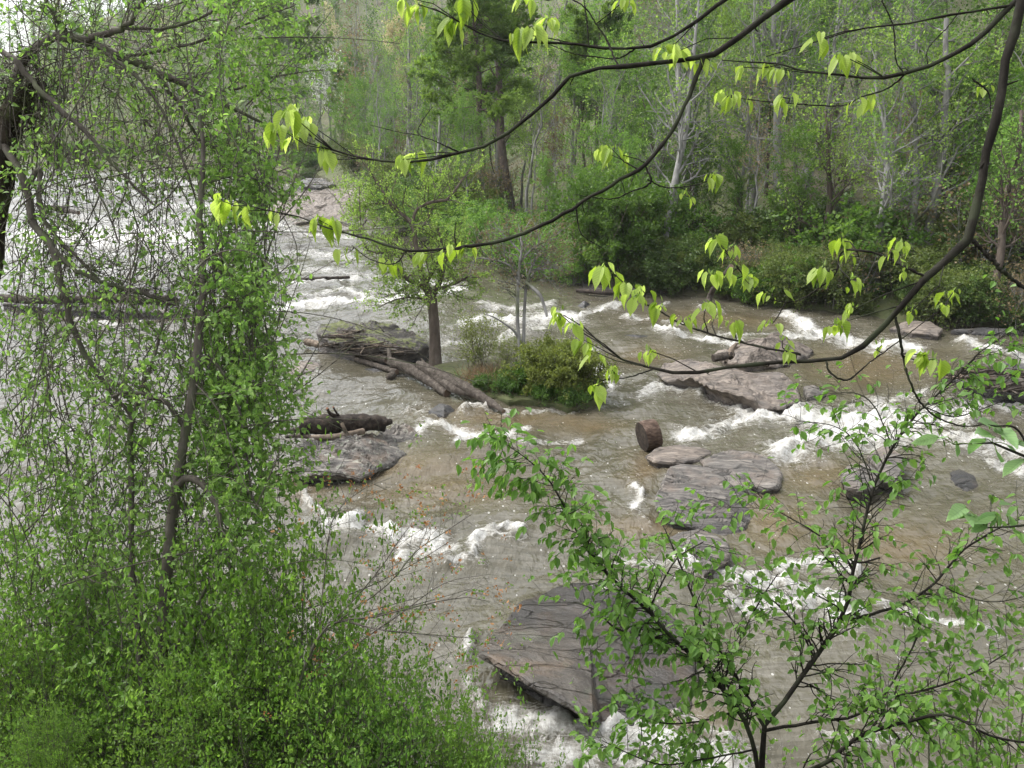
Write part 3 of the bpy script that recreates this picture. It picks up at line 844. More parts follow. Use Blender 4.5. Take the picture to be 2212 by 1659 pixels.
rock('river_rock', z7((355, 505, .14), (430, 452, .2), (560, 458, .3), (640, 468, .42), (760, 500, .5), (900, 510, .5), (1000, 530, .42), (1060, 585, .3), (1090, 640, .16), (985, 690, .14), (900, 690, .22), (845, 640, .42), (740, 605, .5), (640, 575, .5), (530, 545, .42), (400, 545, .18)),
     RM_TAN, 'tan rock with a dark hollow front where the water pours past', cz=.58, amp=.12, step=.16, seed=6, under=.35, seg=130, rings=26, jag=.03)
rock('river_rock', z7((650, 405, .2), (740, 375, .45), (860, 345, .6), (1000, 318, .6), (1100, 350, .4), (1150, 400, .12), (1080, 452, .1), (960, 472, .16), (800, 470, .35), (700, 455, .3)),
     RM_TAN, 'humped tan rock behind the hollow-fronted rock', cz=.75, amp=.14, step=.16, seed=7, under=.1, seg=100, rings=22, jag=.04)
rock('river_rock', z7((1098, 585, .16), (1150, 575, .22), (1212, 612, .1), (1190, 642, .1), (1118, 632, .18)), RM_GREY, 'small grey rock at the right end of the tan hollow rock', cz=.24, amp=.06, seed=8, seg=48, rings=9)
rock('river_rock', z7((1290, 1015, .22), (1340, 972, .3), (1440, 972, .32), (1485, 1040, .22), (1470, 1090, .26), (1400, 1102, .3), (1310, 1090, .3)), RM_GREY, 'blunt striped boulder left of its twin right of mid-river', cz=.36, amp=.07, step=.06, seed=9, under=.14, seg=64, rings=14)
rock('river_rock', z7((1420, 935, .1), (1500, 882, .28), (1592, 920, .34), (1612, 970, .34), (1572, 1050, .36), (1510, 1050, .32), (1490, 1000, .3)), RM_GREY, 'leaning boulder with a round blunt end, right of the striped boulder', cz=.4, amp=.07, step=.05, seed=10, under=.16, seg=64, rings=14)
rock('river_rock', z7((1830, 1022, .06), (1882, 1002, .08), (1962, 1040, .05), (1985, 1082, .03), (1930, 1122, .03), (1860, 1072, .04)), RM_DARK, 'flat dark rock barely breaking the surface at right', cz=.1, amp=.04, seed=11, seg=48, rings=10)
rock('river_rock', z7((1540, 285, .1), (1620, 258, .22), (1740, 252, .28), (1802, 290, .22), (1780, 322, .14), (1650, 312, .14)), RM_TAN, 'low brown rock near the far right bank below the rapids', cz=.32, amp=.08, seed=12, seg=60, rings=12)
rock('river_rock', z7((1805, 535, .2), (1900, 492, .45), (2050, 468, .6), (2260, 478, .5), (2280, 640, .3), (2100, 608, .4), (1950, 565, .4)), RM_DARK, 'dark rock heaped with driftwood at the right edge', cz=.6, amp=.12, step=.1, seed=13, under=.1, seg=72, rings=16)
rock('river_rock', z6((290, 185, .6), (420, 138, .75), (600, 155, .8), (760, 186, .75), (900, 236, .6), (970, 282, .45), (960, 305, .42), (870, 320, .46), (740, 325, .5), (600, 305, .55), (450, 280, .58), (320, 250, .58), (285, 215, .6)),
     RM_MOSS, 'long moss-topped rock upstream of the islet', cz=.78, amp=.18, step=.28, seed=14, under=.06, seg=120, rings=22, jag=.03)
rock('river_rock', z6((130, 985, .3), (170, 905, .32), (330, 882, .34), (560, 852, .32), (700, 805, .24), (850, 792, .1), (905, 850, .06), (935, 912, .04), (800, 985, .08), (660, 1055, .1), (560, 1078, .2), (430, 1062, .28), (200, 1070, .3), (130, 1025, .3)),
     RM_LICH, 'layered lichen-streaked rock carrying the charred log', cz=.36, amp=.1, step=.26, seed=15, under=.22, seg=130, rings=26, jag=.03)
rock('river_rock', z6((968, 688, .14), (1040, 642, .16), (1112, 662, .14), (1142, 702, .06), (1062, 732, .1)), RM_DARK, 'small dark rock below the tip of the long log', cz=.2, amp=.05, seed=16, seg=44, rings=9)
rock('river_rock', z6((75, 445, .12), (150, 392, .14), (262, 386, .12), (345, 428, .05), (250, 452, .12), (130, 478, .14)), RM_TAN, 'small flat brown rock left of the mossy rock, half behind leaves', cz=.17, amp=.05, step=.04, seed=17, seg=50, rings=10)
rock('river_rock', z6((485, 452, .03), (600, 430, .06), (720, 448, .05), (760, 470, .03), (600, 475, .03)), RM_DARK, 'flat wet rock under the thin driftwood pole', cz=.09, amp=.03, seed=18, seg=40, rings=8)
rock('river_rock', [(590, 432, .25), (640, 414, .4), (740, 407, .45), (832, 420, .4), (838, 450, .2), (780, 482, .12), (700, 472, .2), (640, 482, .12), (600, 470, .15)], RM_TAN, 'wide tan rock ledge in the upstream rapids', cz=.5, amp=.25, step=.25, seed=19, seg=90, rings=18)
rock('river_rock', [(628, 398, .3), (660, 386, .5), (700, 386, .5), (724, 398, .3), (690, 404, .3), (650, 404, .3)], RM_DARK, 'far dark rock tufted with low bushes upstream', cz=.8, amp=.2, seed=20, seg=50, rings=10)
rock('river_rock', [(10, 655, .2), (100, 618, .4), (230, 606, .45), (330, 612, .5), (425, 640, .35), (445, 680, .2), (300, 672, .3), (120, 668, .25)], RM_DARK, 'dark brushy rock bar seen through the thicket', cz=.6, amp=.2, seed=21, seg=70, rings=14)
rock('river_rock', [(1246, 662, .08), (1262, 650, .2), (1280, 660, .08), (1262, 668, .06)], RM_DARK, 'small black rock in the fast water below the dense evergreen bush', cz=.26, amp=.05, seed=22, seg=36, rings=8)
rock('river_rock', [(1262, 612, .2), (1320, 618, .3), (1390, 626, .3), (1400, 636, .1), (1330, 634, .1), (1250, 624, .1)], RM_DARK, 'dark ledge along the foot of the evergreen bush', cz=.3, amp=.12, seed=23, seg=44, rings=9)
rock('river_rock', [(1310, 728, .03), (1345, 722, .06), (1420, 728, .05), (1400, 736, .03)], RM_DARK, 'long black rock skimming the surface right of the islet', cz=.09, amp=.03, seed=24, seg=36, rings=8)
rock('river_rock', [(2055, 712, .15), (2110, 706, .2), (2200, 712, .2), (2230, 722, .1), (2130, 722, .1)], RM_DARK, 'low dark stone shelf at the far right waterline', cz=.25, amp=.06, seed=25, seg=40, rings=8)
rock('boulder', [(2035, 508, .2), (2060, 480, .9), (2095, 478, 1.0), (2120, 500, .8), (2105, 520, .2), (2060, 522, .1)], RM_GREY, 'pale boulder among trees on the far right bank', cz=1.0, amp=.2, seed=26, seg=44, rings=9, depth=2.5)


# ================================================================ driftwood
BK_LOG = bark_mat('weathered_log', (.022, .018, .014), (.062, .052, .043), (.14, .122, .103), 9, 1, 1.0, .85, dist=.05)
BK_DARKLOG = bark_mat('charred_log', (.012, .01, .009), (.035, .028, .023), (.09, .07, .055), 9, 1, 1.0, .75, dist=.04)
BK_PALE = bark_mat('bare_wood', (.07, .054, .04), (.145, .115, .088), (.25, .205, .16), 9, 1, .5, .8)
BK_END = bark_mat('cut_wood_end', (.08, .055, .04), (.14, .1, .075), (.2, .15, .11), 14, 1, .5, .85)
BK_ENDRED = bark_mat('rotted_wood_end', (.07, .03, .015), (.13, .06, .035), (.2, .11, .07), 14, 1, .7, .85)


def log_mesh(P, Rd, name, mat, endmat, sides=18, bumps=.12, seed=0, K=30):
    P = np.asarray(P, float)
    Q = resample(np.concatenate([P, np.asarray(Rd, float)[:, None]], 1), K)
    C, rr = Q[:, :3], Q[:, 3]
    V, F = tubes(C[None], rr[None], sides)
    cc = np.repeat(C, sides, 0)
    d = V - cc
    V = cc + d * (1 + bumps * fbm(V * 7.0, 3, seed) * 2 + bumps * .8 * fbm(np.concatenate([norm(d) * 3, cc * .5], 1)[:, :3], 2, seed + 2))[:, None]
    n0 = len(V)
    ax0, ax1 = norm(C[0] - C[1]), norm(C[-1] - C[-2])
    V = np.vstack([V, C[0] + ax0 * rr[0] * .05, C[-1] + ax1 * rr[-1] * .05, V[:sides], V[n0 - sides:n0]])   # the sawn ends keep a hard rim
    j = np.arange(sides); j2 = (j + 1) % sides
    T0 = np.stack([np.full(sides, n0), n0 + 2 + j2, n0 + 2 + j], -1)
    T1 = np.stack([np.full(sides, n0 + 1), n0 + 2 + sides + j, n0 + 2 + sides + j2], -1)
    return V, F, np.vstack([T0, T1])


def log(pts, label, mat=BK_LOG, endmat=BK_END, z=None, name='driftwood_log', cat='log', seed=0, bumps=.13, stubs=(), group=None, sides=18):
    """pts: (px, py, height above river, radius in px)"""
    P, Rr = [], []
    for a, b, h, r in pts:
        q = hit(a, b, WL, h)
        P.append(q); Rr.append(r / FPX * project(q)[2])
    base = P[len(P) // 2].copy()
    t = thing(name, base, label, cat, group)

    def part(nm, P_, R_, sd):
        V, F, T = log_mesh(P_, R_, nm, mat, endmat, sides, bumps, sd)
        me = mesh_np(nm, V - base, [T, F], [mat, endmat], np.concatenate([np.ones(len(T)), np.zeros(len(F))]))
        add(nm, me, t)
    part('log_body', P, Rr, seed)
    for k, s in enumerate(stubs):
        P2, R2 = [], []
        for a, b, h, r in s:
            q = hit(a, b, WL, h); P2.append(q); R2.append(r / FPX * project(q)[2])
        part('branch_stub', P2, R2, seed + 11 + k)
    return t


def zz(f, *p): return [f(a, b) + (h, r) for a, b, h, r in p]


log(zz(Z6, (222, 272, .18, 8), (350, 300, .18, 8)), 'short sawn log lying at the left end of the mossy rock', BK_PALE, seed=1)
log(zz(Z6, (430, 288, .35, 8), (560, 345, .3, 9), (720, 385, .28, 9)), 'brown driftwood log along the front of the mossy rock', seed=2)
log(zz(Z6, (520, 378, .1, 5), (640, 415, .12, 6), (775, 458, .16, 6)), 'thin straight driftwood pole lowest on the pile', seed=3)
log(zz(Z6, (740, 395, .35, 11), (860, 440, .3, 12), (960, 500, .22, 11), (1085, 588, .08, 9)), 'thick round log sloping into the water below the big islet tree', seed=4)
log(zz(Z6, (910, 412, .5, 9), (1040, 478, .42, 12), (1180, 545, .35, 12), (1330, 630, .2, 9), (1430, 700, .1, 5)), 'long gnarled log reaching right along the islet edge', seed=5, bumps=.16,
    stubs=[zz(Z6, (960, 430, .5, 5), (940, 395, .62, 3), (925, 375, .7, 2)), zz(Z6, (1000, 470, .4, 8), (1120, 560, .25, 9), (1250, 600, .2, 6))])
log(zz(Z6, (725, 318, .62, 4), (732, 370, .45, 5), (745, 432, .2, 6)), 'upright stub leaning among the crossed logs', seed=6)
log(zz(Z6, (735, 500, .02, 8), (735, 485, .1, 8), (760, 470, .15, 8)), 'blunt log end poking from under the pile', seed=7)
log(zz(Z6, (185, 785, .62, 19), (300, 782, .62, 21), (450, 772, .6, 20), (600, 768, .55, 18), (705, 778, .48, 16)), 'thick charred black log lying on the lichen rock', BK_DARKLOG, BK_ENDRED, seed=8, bumps=.2,
    stubs=[zz(Z6, (400, 728, .8, 5), (365, 712, .95, 4), (348, 680, 1.1, 3)), zz(Z6, (420, 725, .8, 3), (400, 700, .95, 2), (385, 672, 1.1, 2)), zz(Z6, (690, 770, .5, 8), (745, 758, .52, 5)), zz(Z6, (190, 805, .5, 6), (60, 832, .35, 4))])
log(zz(Z6, (250, 862, .48, 6), (420, 852, .47, 6), (570, 820, .46, 7)), 'pale bare branch in front of the charred log', BK_PALE, seed=9, stubs=[zz(Z6, (465, 835, .5, 5), (452, 800, .65, 4), (438, 770, .75, 4))])
log(zz(Z6, (95, 855, .3, 3), (200, 850, .4, 5), (300, 870, .45, 5)), 'dark splintered branch at the left end of the lichen rock', BK_DARKLOG, seed=10)
log(zz(Z7, (640, 443, .62, 8.5), (690, 434, .66, 8.5), (740, 425, .66, 7)), 'short cut log lodged on the tan rock', BK_LOG, BK_DARKLOG, seed=11)
log(zz(Z7, (760, 370, .95, 3), (735, 400, .8, 6), (730, 440, .62, 7)), 'splintered stump root standing by the cut log', BK_PALE, BK_DARKLOG, seed=12, bumps=.2,
    stubs=[zz(Z7, (735, 420, .75, 4), (715, 440, .6, 4), (705, 465, .5, 3)), zz(Z7, (740, 400, .8, 3), (775, 385, .85, 2))])
log([(618, 606, .1, 3), (680, 603, .14, 5), (755, 599, .1, 3)], 'dark log drifting across the upstream rapids', BK_DARKLOG, seed=13)
log([(-60, 640, .5, 9), (100, 648, .5, 9), (260, 645, .5, 8), (380, 655, .45, 6)], 'long bare log lying across the rock bar behind the thicket', seed=14)
log([(90, 446, .3, 4), (130, 452, .3, 6), (170, 460, .3, 4)], 'dark log caught in the far left rapids', BK_DARKLOG, seed=15)
log(zz(Z7, (1850, 540, .5, 5), (1960, 500, .7, 8), (2120, 510, .75, 9), (2300, 540, .7, 9)), 'brown log on the driftwood heap at the right edge', seed=16)
log(zz(Z7, (1930, 590, .4, 6), (2080, 580, .55, 9), (2300, 610, .5, 10)), 'lower thick log of the driftwood heap at the right edge', seed=17)
log([(1246, 628, .15, 4), (1320, 632, .25, 6), (1395, 630, .3, 5)], 'drowned dark log at the foot of the evergreen bush', BK_DARKLOG, seed=18)
log([(1530, 660, .05, 7), (1538, 630, .6, 6), (1580, 575, 1.9, 5)], 'leaning dead trunk at the far waterline', BK_LOG, seed=19, name='dead_tree', cat='dead tree')

# short thick drum of log standing on its edge
def drum():
    c = hit(*Z7(318, 880), WL, .05)
    dep = project(c)[2]
    k = dep / FPX
    rad = 33 * k
    ctr = c + np.array((0, .05, rad * .62))
    ax = norm(np.array((.93, .30, .16)))
    hw = 17 * k
    P = [ctr - ax * hw * 1.0, ctr - ax * hw * .5, ctr, ctr + ax * hw * .5, ctr + ax * hw]
    V, F, T = log_mesh(P, [rad * .97, rad, rad, rad, rad * .97], 'drum', None, None, 30, .035, 3, 9)
    me = mesh_np('log_drum', V - c, [T, F], [BK_DRUM, BK_DARKLOG], np.concatenate([np.ones(len(T)), np.zeros(len(F))]))
    add('log_drum', me, None, c, 'short thick drum of brown log standing upended in the shallows', 'log')


BK_DRUM = bark_mat('drum_wood', (.025, .017, .012), (.07, .047, .035), (.17, .125, .097), 7, 3, 1.0, .8)
drum()


def stick_pile(name, spots, n, L, label, seed, mats, rpx=1.2):
    rng = np.random.default_rng(seed)
    P = []
    for k in range(n):
        a, b, h = spots[rng.integers(len(spots))]
        q = hit(a + rng.normal() * 10, b + rng.normal() * 3, WL, h + rng.uniform(0, .12))
        th = rng.uniform(-.5, .5) + (0 if rng.random() < .7 else 1.4)
        d = np.array((math.cos(th), math.sin(th) * .8, rng.uniform(-.12, .2)))
        ln = L * rng.uniform(.4, 1.2)
        bend = rng.normal(size=3) * .06 * ln
        P.append(np.stack([q - d * ln / 2, q + bend, q + d * ln / 2 + bend]))
    P = np.array(P); base = P.mean((0, 1))
    rr = rng.uniform(.006, .034, len(P))
    V, F = tubes(P, np.stack([rr, rr * .9, rr * .5], 1), 5)
    me = mesh_np(name, V - base, [F], mats, np.repeat(rng.integers(0, len(mats), len(P)), 10))
    add(name, me, None, base, label, 'sticks', kind='stuff')


stick_pile('stick_debris', [Z6(a, b) + (h,) for a, b, h in ((450, 240, .72), (520, 275, .6), (600, 310, .45), (660, 335, .35), (480, 300, .4), (560, 335, .32), (720, 335, .35), (400, 285, .4), (500, 220, .75), (640, 290, .6), (780, 330, .4))], 170, .85,
           'tangle of broken sticks piled against the mossy rock', 5, [BK_LOG, BK_PALE, BK_DARKLOG])
stick_pile('stick_debris', [Z7(a, b) + (h,) for a, b, h in ((1880, 520, .6), (1960, 500, .75), (2050, 510, .8), (2130, 520, .8), (2000, 560, .6), (2150, 590, .6))], 90, .9,
           'brown sticks heaped on the dark rock at the right edge', 6, [BK_LOG, BK_PALE, BK_LOG])
stick_pile('stick_debris', [(150, 640, .6), (230, 630, .65), (300, 630, .65), (360, 645, .5)], 80, 1.2, 'brush heap on the rock bar behind the thicket', 7, [BK_LOG, BK_DARKLOG])

# ================================================================ vegetation materials
BK_GREY = bark_mat('grey_bark', (.09, .085, .078), (.17, .165, .155), (.27, .265, .25), 5, .22, .7, moss=(.1, .11, .07))
BK_PALEBARK = bark_mat('pale_bark', (.12, .117, .109), (.21, .206, .195), (.33, .325, .31), 4, .3, .5)
BK_BROWN = bark_mat('brown_bark', (.045, .035, .028), (.09, .072, .058), (.15, .125, .105), 6, .22, .8)
BK_PINE = bark_mat('pine_bark', (.06, .045, .038), (.12, .095, .082), (.19, .155, .135), 5, .35, .8)
LF_LIME = leaf_mat('lime_spring_leaf', (.13, .2, .04), (.19, .29, .06), (.27, .37, .1), .58)
LF_MID = leaf_mat('mid_green_leaf', (.055, .115, .022), (.09, .17, .03), (.145, .23, .045), .55, vary=.25)
LF_FRESH = leaf_mat('fresh_green_leaf', (.085, .165, .034), (.13, .235, .048), (.19, .3, .07), .55, vary=.25)
LF_OLIVE = leaf_mat('olive_leaf', (.065, .095, .025), (.1, .14, .034), (.16, .19, .05), .45, vary=.25)
LF_PINE = leaf_mat('pine_needle', (.085, .145, .03), (.13, .205, .04), (.185, .265, .055), .48, vary=.15)
LF_DARK = leaf_mat('dark_evergreen_leaf', (.04, .07, .018), (.065, .11, .025), (.1, .155, .035), .4, vary=.2)
LF_EVER = leaf_mat('bright_evergreen_leaf', (.06, .12, .02), (.095, .175, .028), (.15, .23, .045), .45, vary=.1)
LF_RED = leaf_mat('reddish_bud', (.11, .1, .045), (.17, .12, .065), (.22, .19, .08), .4, vary=.2)
LF_CREAM = leaf_mat('cream_blossom', (.3, .27, .13), (.46, .41, .23), (.6, .55, .36), .4)
LF_WHITE = leaf_mat('white_blossom', (.5, .52, .46), (.66, .67, .62), (.78, .78, .74), .4)
LF_ISLET = leaf_mat('islet_bush_leaf', (.1, .11, .03), (.145, .185, .04), (.22, .25, .065), .5, vary=.1)
LF_PINK = leaf_mat('pink_blossom', (.5, .28, .33), (.62, .36, .42), (.7, .5, .52), .4)
LF_STRAW = leaf_mat('dry_grass', (.12, .075, .04), (.22, .15, .085), (.34, .25, .15), .3)
LF_GRASS = leaf_mat('grass_blade', (.04, .085, .015), (.07, .14, .025), (.12, .2, .04), .4)


def stem_mesh(name, levels, mat, sides=(10, 5, 3, 3), base=None):
    V, F, n = [], [], 0
    for (P, Rr), s in zip(levels, sides):
        v, f = tubes(P, Rr, s)
        V.append(v); F.append(f + n); n += len(v)
    V = np.concatenate(V)
    if base is not None: V = V - base
    return mesh_np(name, V, [np.concatenate(F)], [mat])


def leaf_cloud(name, rng, O, T, size, mat, tmpl=LEAF_QUAD, updir=.25, spread=1.0, base=None, upn=.7, rb=None):
    D = norm(T * .5 + spread * rng.normal(size=O.shape) + np.array((0, 0, updir)))
    N = norm(rng.normal(size=O.shape) + np.array((0, 0, upn)))
    S = size * rng.uniform(.6, 1.35, len(O))
    V, F, idx = leaves(O, D, N, S, tmpl)
    r = rng.random(len(O)) if rb is None else np.clip(rb + rng.normal(size=len(O)) * .18, 0, 1)
    if base is not None: V = V - base
    return mesh_np(name, V, [F], [mat], rnd=r[idx], smooth_shade=False)


def broad(rng, H, r0, n1=16, n2=5, n3=3, t0=.35, spread=.3, ang=50, up=.12, P=None, Rr=None, trunkK=12, wob=.02):
    if P is None:
        k = np.linspace(0, 1, trunkK)
        w = np.cumsum(rng.normal(size=(trunkK, 2)) * H * wob, 0) * k[:, None]
        P = np.concatenate([w, (k * H)[:, None]], 1)[None]; P[0, 0, 2] = -.4
        Rr = (r0 * (1 - .85 * k ** .9))[None] * (1 + .5 * np.exp(-k * 14))[None]
    L1 = grow(rng, P, Rr, n1, (t0, .98), spread * H, ang, up, 7, .12, .5, .3, fall=.45)
    L2 = grow(rng, L1[0], L1[1], n2, (.25, 1), spread * H * .45, 45, up * .6, 5, .15, .6, .35)
    L3 = grow(rng, L2[0], L2[1], n3, (.15, 1), spread * H * .22, 45, 0.03, 4, .2, .7, .4)
    return [(P, Rr), L1, L2, L3]


PROTO = {}


def proto_tree(key, seed, H, r0, bark, leafmat, leaf=.17, nleaf=20, cat='tree', name='tree', keep=1.0, **kw):
    rng = np.random.default_rng(seed)
    lv = broad(rng, H, r0, **kw)
    if nleaf:
        O, T = along(rng, lv[3][0], nleaf)
        O = O + rng.normal(size=O.shape) * leaf * .8
        clump = fbm(O * .55, 2, seed)
        crown = leaf_cloud('crown', rng, O, T, leaf, leafmat, rb=.5 + .5 * clump)
    else:
        crown = None
    PROTO[key] = (name, stem_mesh('trunk', lv, bark), crown, cat)


def put(key, loc, rotz, scale, label, group=None, name=None):
    nm, tr, cr, cat = PROTO[key]
    t = thing(name or nm, loc, label, cat, group)
    t.rotation_euler = (0, 0, rotz)
    t.scale = scale if hasattr(scale, '__len__') else (scale,) * 3
    add('trunk' if 'shrub' not in (name or nm) else 'stems', tr, t)
    if cr is not None:
        add('crown' if 'shrub' not in (name or nm) else 'foliage', cr, t)
    return t


def pine_proto(key, seed, H, r0, t0=.5, n1=26):
    rng = np.random.default_rng(seed)
    k = np.linspace(0, 1, 12)
    w = np.cumsum(rng.normal(size=(12, 2)) * H * .006, 0)
    P = np.concatenate([w, (k * H)[:, None]], 1)[None]; P[0, 0, 2] = -.5
    Rr = (r0 * (1 - .8 * k))[None]
    L1 = grow(rng, P, Rr, n1, (t0, .99), H * .27, 78, .03, 7, .09, .32, .3, fall=.55)
    L2 = grow(rng, L1[0], L1[1], 7, (.35, 1), H * .075, 50, .06, 4, .12, .6, .4)
    L3 = grow(rng, L2[0], L2[1], 4, (.3, 1), H * .03, 50, .1, 3, .15, .6, .5)
    O, T = along(rng, L3[0], 34, .1, 1)
    D = norm(T + .9 * rng.normal(size=T.shape) + np.array((0, 0, .35)))
    V, F, idx = leaves(O, D, norm(rng.normal(size=O.shape)), .3 * rng.uniform(.7, 1.3, len(O)), NEEDLE)
    r = np.clip(.45 + .5 * fbm(O * .7, 2, seed) + rng.normal(size=len(O)) * .12, 0, 1)
    crown = mesh_np('crown', V, [F], [LF_PINE], rnd=r[idx], smooth_shade=False)
    PROTO[key] = ('pine_tree', stem_mesh('trunk', [(P, Rr), L1, L2, L3], BK_PINE), crown, 'pine tree')


def shrub_levels(rng, H, W, stems, r0=.02, n1=7, n2=4, lean=35):
    o = np.concatenate([rng.normal(size=(stems, 2)) * W * .12, np.full((stems, 1), -.1)], 1)
    th = rng.uniform(0, 2 * np.pi, stems); le = R(lean) * np.sqrt(rng.uniform(0, 1, stems))
    d = np.stack([np.cos(th) * np.sin(le), np.sin(th) * np.sin(le), np.cos(le)], -1)
    K = 7
    pts = [o]
    for k in range(K - 1):
        d = norm(d + .1 * rng.normal(size=d.shape) + np.array((0, 0, .03)))
        pts.append(pts[-1] + d * (H * rng.uniform(.75, 1.05, (stems, 1))) / (K - 1))
    P = np.stack(pts, 1); Rr = r0 * np.linspace(1, .35, K)[None] * rng.uniform(.6, 1.2, (stems, 1))
    L1 = grow(rng, P, Rr, n1, (.2, 1), W * .32, 55, .03, 5, .15, .6, .4)
    L2 = grow(rng, L1[0], L1[1], n2, (.2, 1), W * .15, 50, .03, 4, .15, .7, .4)
    return [(P, Rr), L1, L2]


def proto_shrub(key, seed, H, W, stems, bark, leafmat, leaf, nleaf, name='shrub', cat='shrub', tmpl=LEAF_QUAD, r0=.02, lean=35, n1=7, n2=4, sides=(5, 3, 3)):
    rng = np.random.default_rng(seed)
    lv = shrub_levels(rng, H, W, stems, r0, n1, n2, lean)
    O, T = along(rng, lv[2][0], nleaf)
    O = O + rng.normal(size=O.shape) * leaf * .6
    cr = leaf_cloud('foliage', rng, O, T, leaf, leafmat, tmpl, rb=.5 + .5 * fbm(O * 1.2 / max(.4, H / 2), 2, seed))
    PROTO[key] = (name, stem_mesh('stems', lv, bark, sides), cr, cat)


proto_tree('fresh_a', 101, 11, .15, BK_GREY, LF_FRESH, .125, 30, t0=.3, spread=.3)
proto_tree('fresh_b', 102, 9, .12, BK_BROWN, LF_FRESH, .12, 32, t0=.22, spread=.34, n1=14)
proto_tree('mid_a', 103, 13, .18, BK_GREY, LF_MID, .135, 32, t0=.3, spread=.28, n1=18)
proto_tree('mid_b', 104, 10, .14, BK_BROWN, LF_MID, .13, 32, t0=.2, spread=.33)
proto_tree('lime_a', 105, 10, .12, BK_PALEBARK, LF_LIME, .12, 20, t0=.3, spread=.3)
proto_tree('bare_a', 106, 14, .15, BK_PALEBARK, LF_FRESH, .14, 2, t0=.4, spread=.26, n1=16, n2=6, n3=4, ang=45)
proto_tree('bare_b', 107, 12, .11, BK_PALEBARK, LF_RED, .12, 3, t0=.35, spread=.27, n1=14, n2=6, n3=4, ang=42)
proto_tree('bare_c', 108, 15, .19, BK_GREY, LF_LIME, .14, 3, t0=.45, spread=.25, n1=14, n2=6, n3=4)
proto_tree('red_a', 109, 7, .07, BK_PALEBARK, LF_RED, .12, 9, t0=.25, spread=.3, ang=40)
proto_tree('cream', 110, 9, .12, BK_GREY, LF_CREAM, .2, 26, t0=.25, spread=.3)
proto_tree('dogwood', 111, 5, .07, BK_GREY, LF_WHITE, .16, 5, t0=.3, spread=.4, ang=70, up=0)
pine_proto('pine_a', 112, 19, .3, .42, 38)
pine_proto('pine_b', 113, 16, .22, .5, 22)
proto_shrub('olive_s', 121, 2.6, 3.0, 22, BK_BROWN, LF_OLIVE, .11, 14, r0=.018)
proto_shrub('fresh_s', 122, 2.2, 2.8, 20, BK_BROWN, LF_MID, .11, 14, r0=.018)
proto_shrub('dark_s', 123, 2.4, 3.0, 22, BK_BROWN, LF_DARK, .12, 16, r0=.018)
proto_shrub('twig_s', 124, 3.2, 3.2, 26, BK_GREY, LF_RED, .09, 3, r0=.022, lean=28)
proto_shrub('ever', 125, 5.4, 4.6, 34, BK_BROWN, LF_EVER, .15, 26, name='evergreen_bush', cat='bush', r0=.03, n1=9, n2=4, lean=30)
proto_shrub('lime_s', 127, 2.4, 2.6, 22, BK_GREY, LF_FRESH, .09, 20, r0=.016)
proto_shrub('azalea', 126, 1.3, 1.5, 10, BK_BROWN, LF_PINK, .1, 9, r0=.012)

# ================================================================ islet
_isl = rock('islet', [(905, 800, .1), (935, 788, .25), (1000, 778, .38), (1080, 772, .42), (1150, 778, .42), (1230, 800, .36), (1285, 832, .26), (1292, 860, .14), (1235, 880, .12), (1160, 860, .16), (1100, 862, .18), (1040, 845, .2), (960, 820, .16)],
            bpy.data.materials['leaf_litter_soil'], 'x', cz=.5, amp=.08, seed=40, seg=90, rings=18, depth=1.2)
for _k in ('label', 'category'): del _isl[_k]
_isl['kind'] = 'structure'


def ISL(x, y):
    c = np.array(_isl.location)
    d = np.hypot((np.asarray(x) - c[0]) / 2.4, (np.asarray(y) - c[1]) / 1.9)
    return WL(x, y) + .16 + .36 * np.clip(1 - d, 0, 1)


def islet_grass():
    rng = np.random.default_rng(5)
    poly = np.array([(930, 800), (1000, 788), (1090, 785), (1180, 792), (1260, 820), (1288, 850), (1235, 876), (1160, 858), (1090, 860), (1040, 842), (970, 818)], float)
    for nm, cnt, mat, L, lab in (('grass', 5200, LF_GRASS, .2, 'green grass tufts covering the islet'), ('dry_grass', 3200, LF_STRAW, .28, 'brown dead grass and litter on the islet')):
        O = []
        while len(O) < cnt:
            t = rng.dirichlet(np.ones(len(poly)) * .5)
            a, b = t @ poly
            f = fbm(np.array([[a * .02, b * .04]]), 2, 8)[0]
            if (nm == 'grass') == (f + rng.normal() * .2 > 0):
                O.append(hit(a, b, ISL))
        O = np.array(O); O[:, 2] -= .04
        D = norm(np.array((0, 0, 1.0)) + rng.normal(size=O.shape) * (.45 if nm == 'grass' else .8))
        D[:, 1] -= .25
        V, F, idx = leaves(O, D, rng.normal(size=O.shape), L * rng.uniform(.5, 1.4, len(O)), (np.array([[-.03, 0, 0], [.03, 0, 0], [.012, 1, .1], [-.012, 1, .1]]), np.array([[0, 1, 2, 3]])))
        base = O.mean(0)
        add(nm, mesh_np(nm, V - base, [F], [mat], rnd=rng.random(len(O))[idx], smooth_shade=False), None, base, lab, 'grass', kind='stuff')


islet_grass()


def Z2(x, y): return ((560 + x / 2.9105) * .97359, (300 + y / 2.9105) * .97359)


def traced_curves(list_px, depth, jitter=0.0, rng=None, K=14):
    """curves [(px, py, radius px[, depth offset])...] -> (n,K,3),(n,K)"""
    Ps, Rs = [], []
    for c in list_px:
        q = []
        for k, p in enumerate(c):
            dd = depth + (p[3] if len(p) > 3 else 0.0)
            q.append(np.concatenate([at_depth(p[0], p[1], dd), [p[2] / FPX * dd]]))
        q = resample(np.array(q), K)
        Ps.append(q[:, :3]); Rs.append(np.maximum(q[:, 3], 2e-4))
    return np.array(Ps), np.array(Rs)


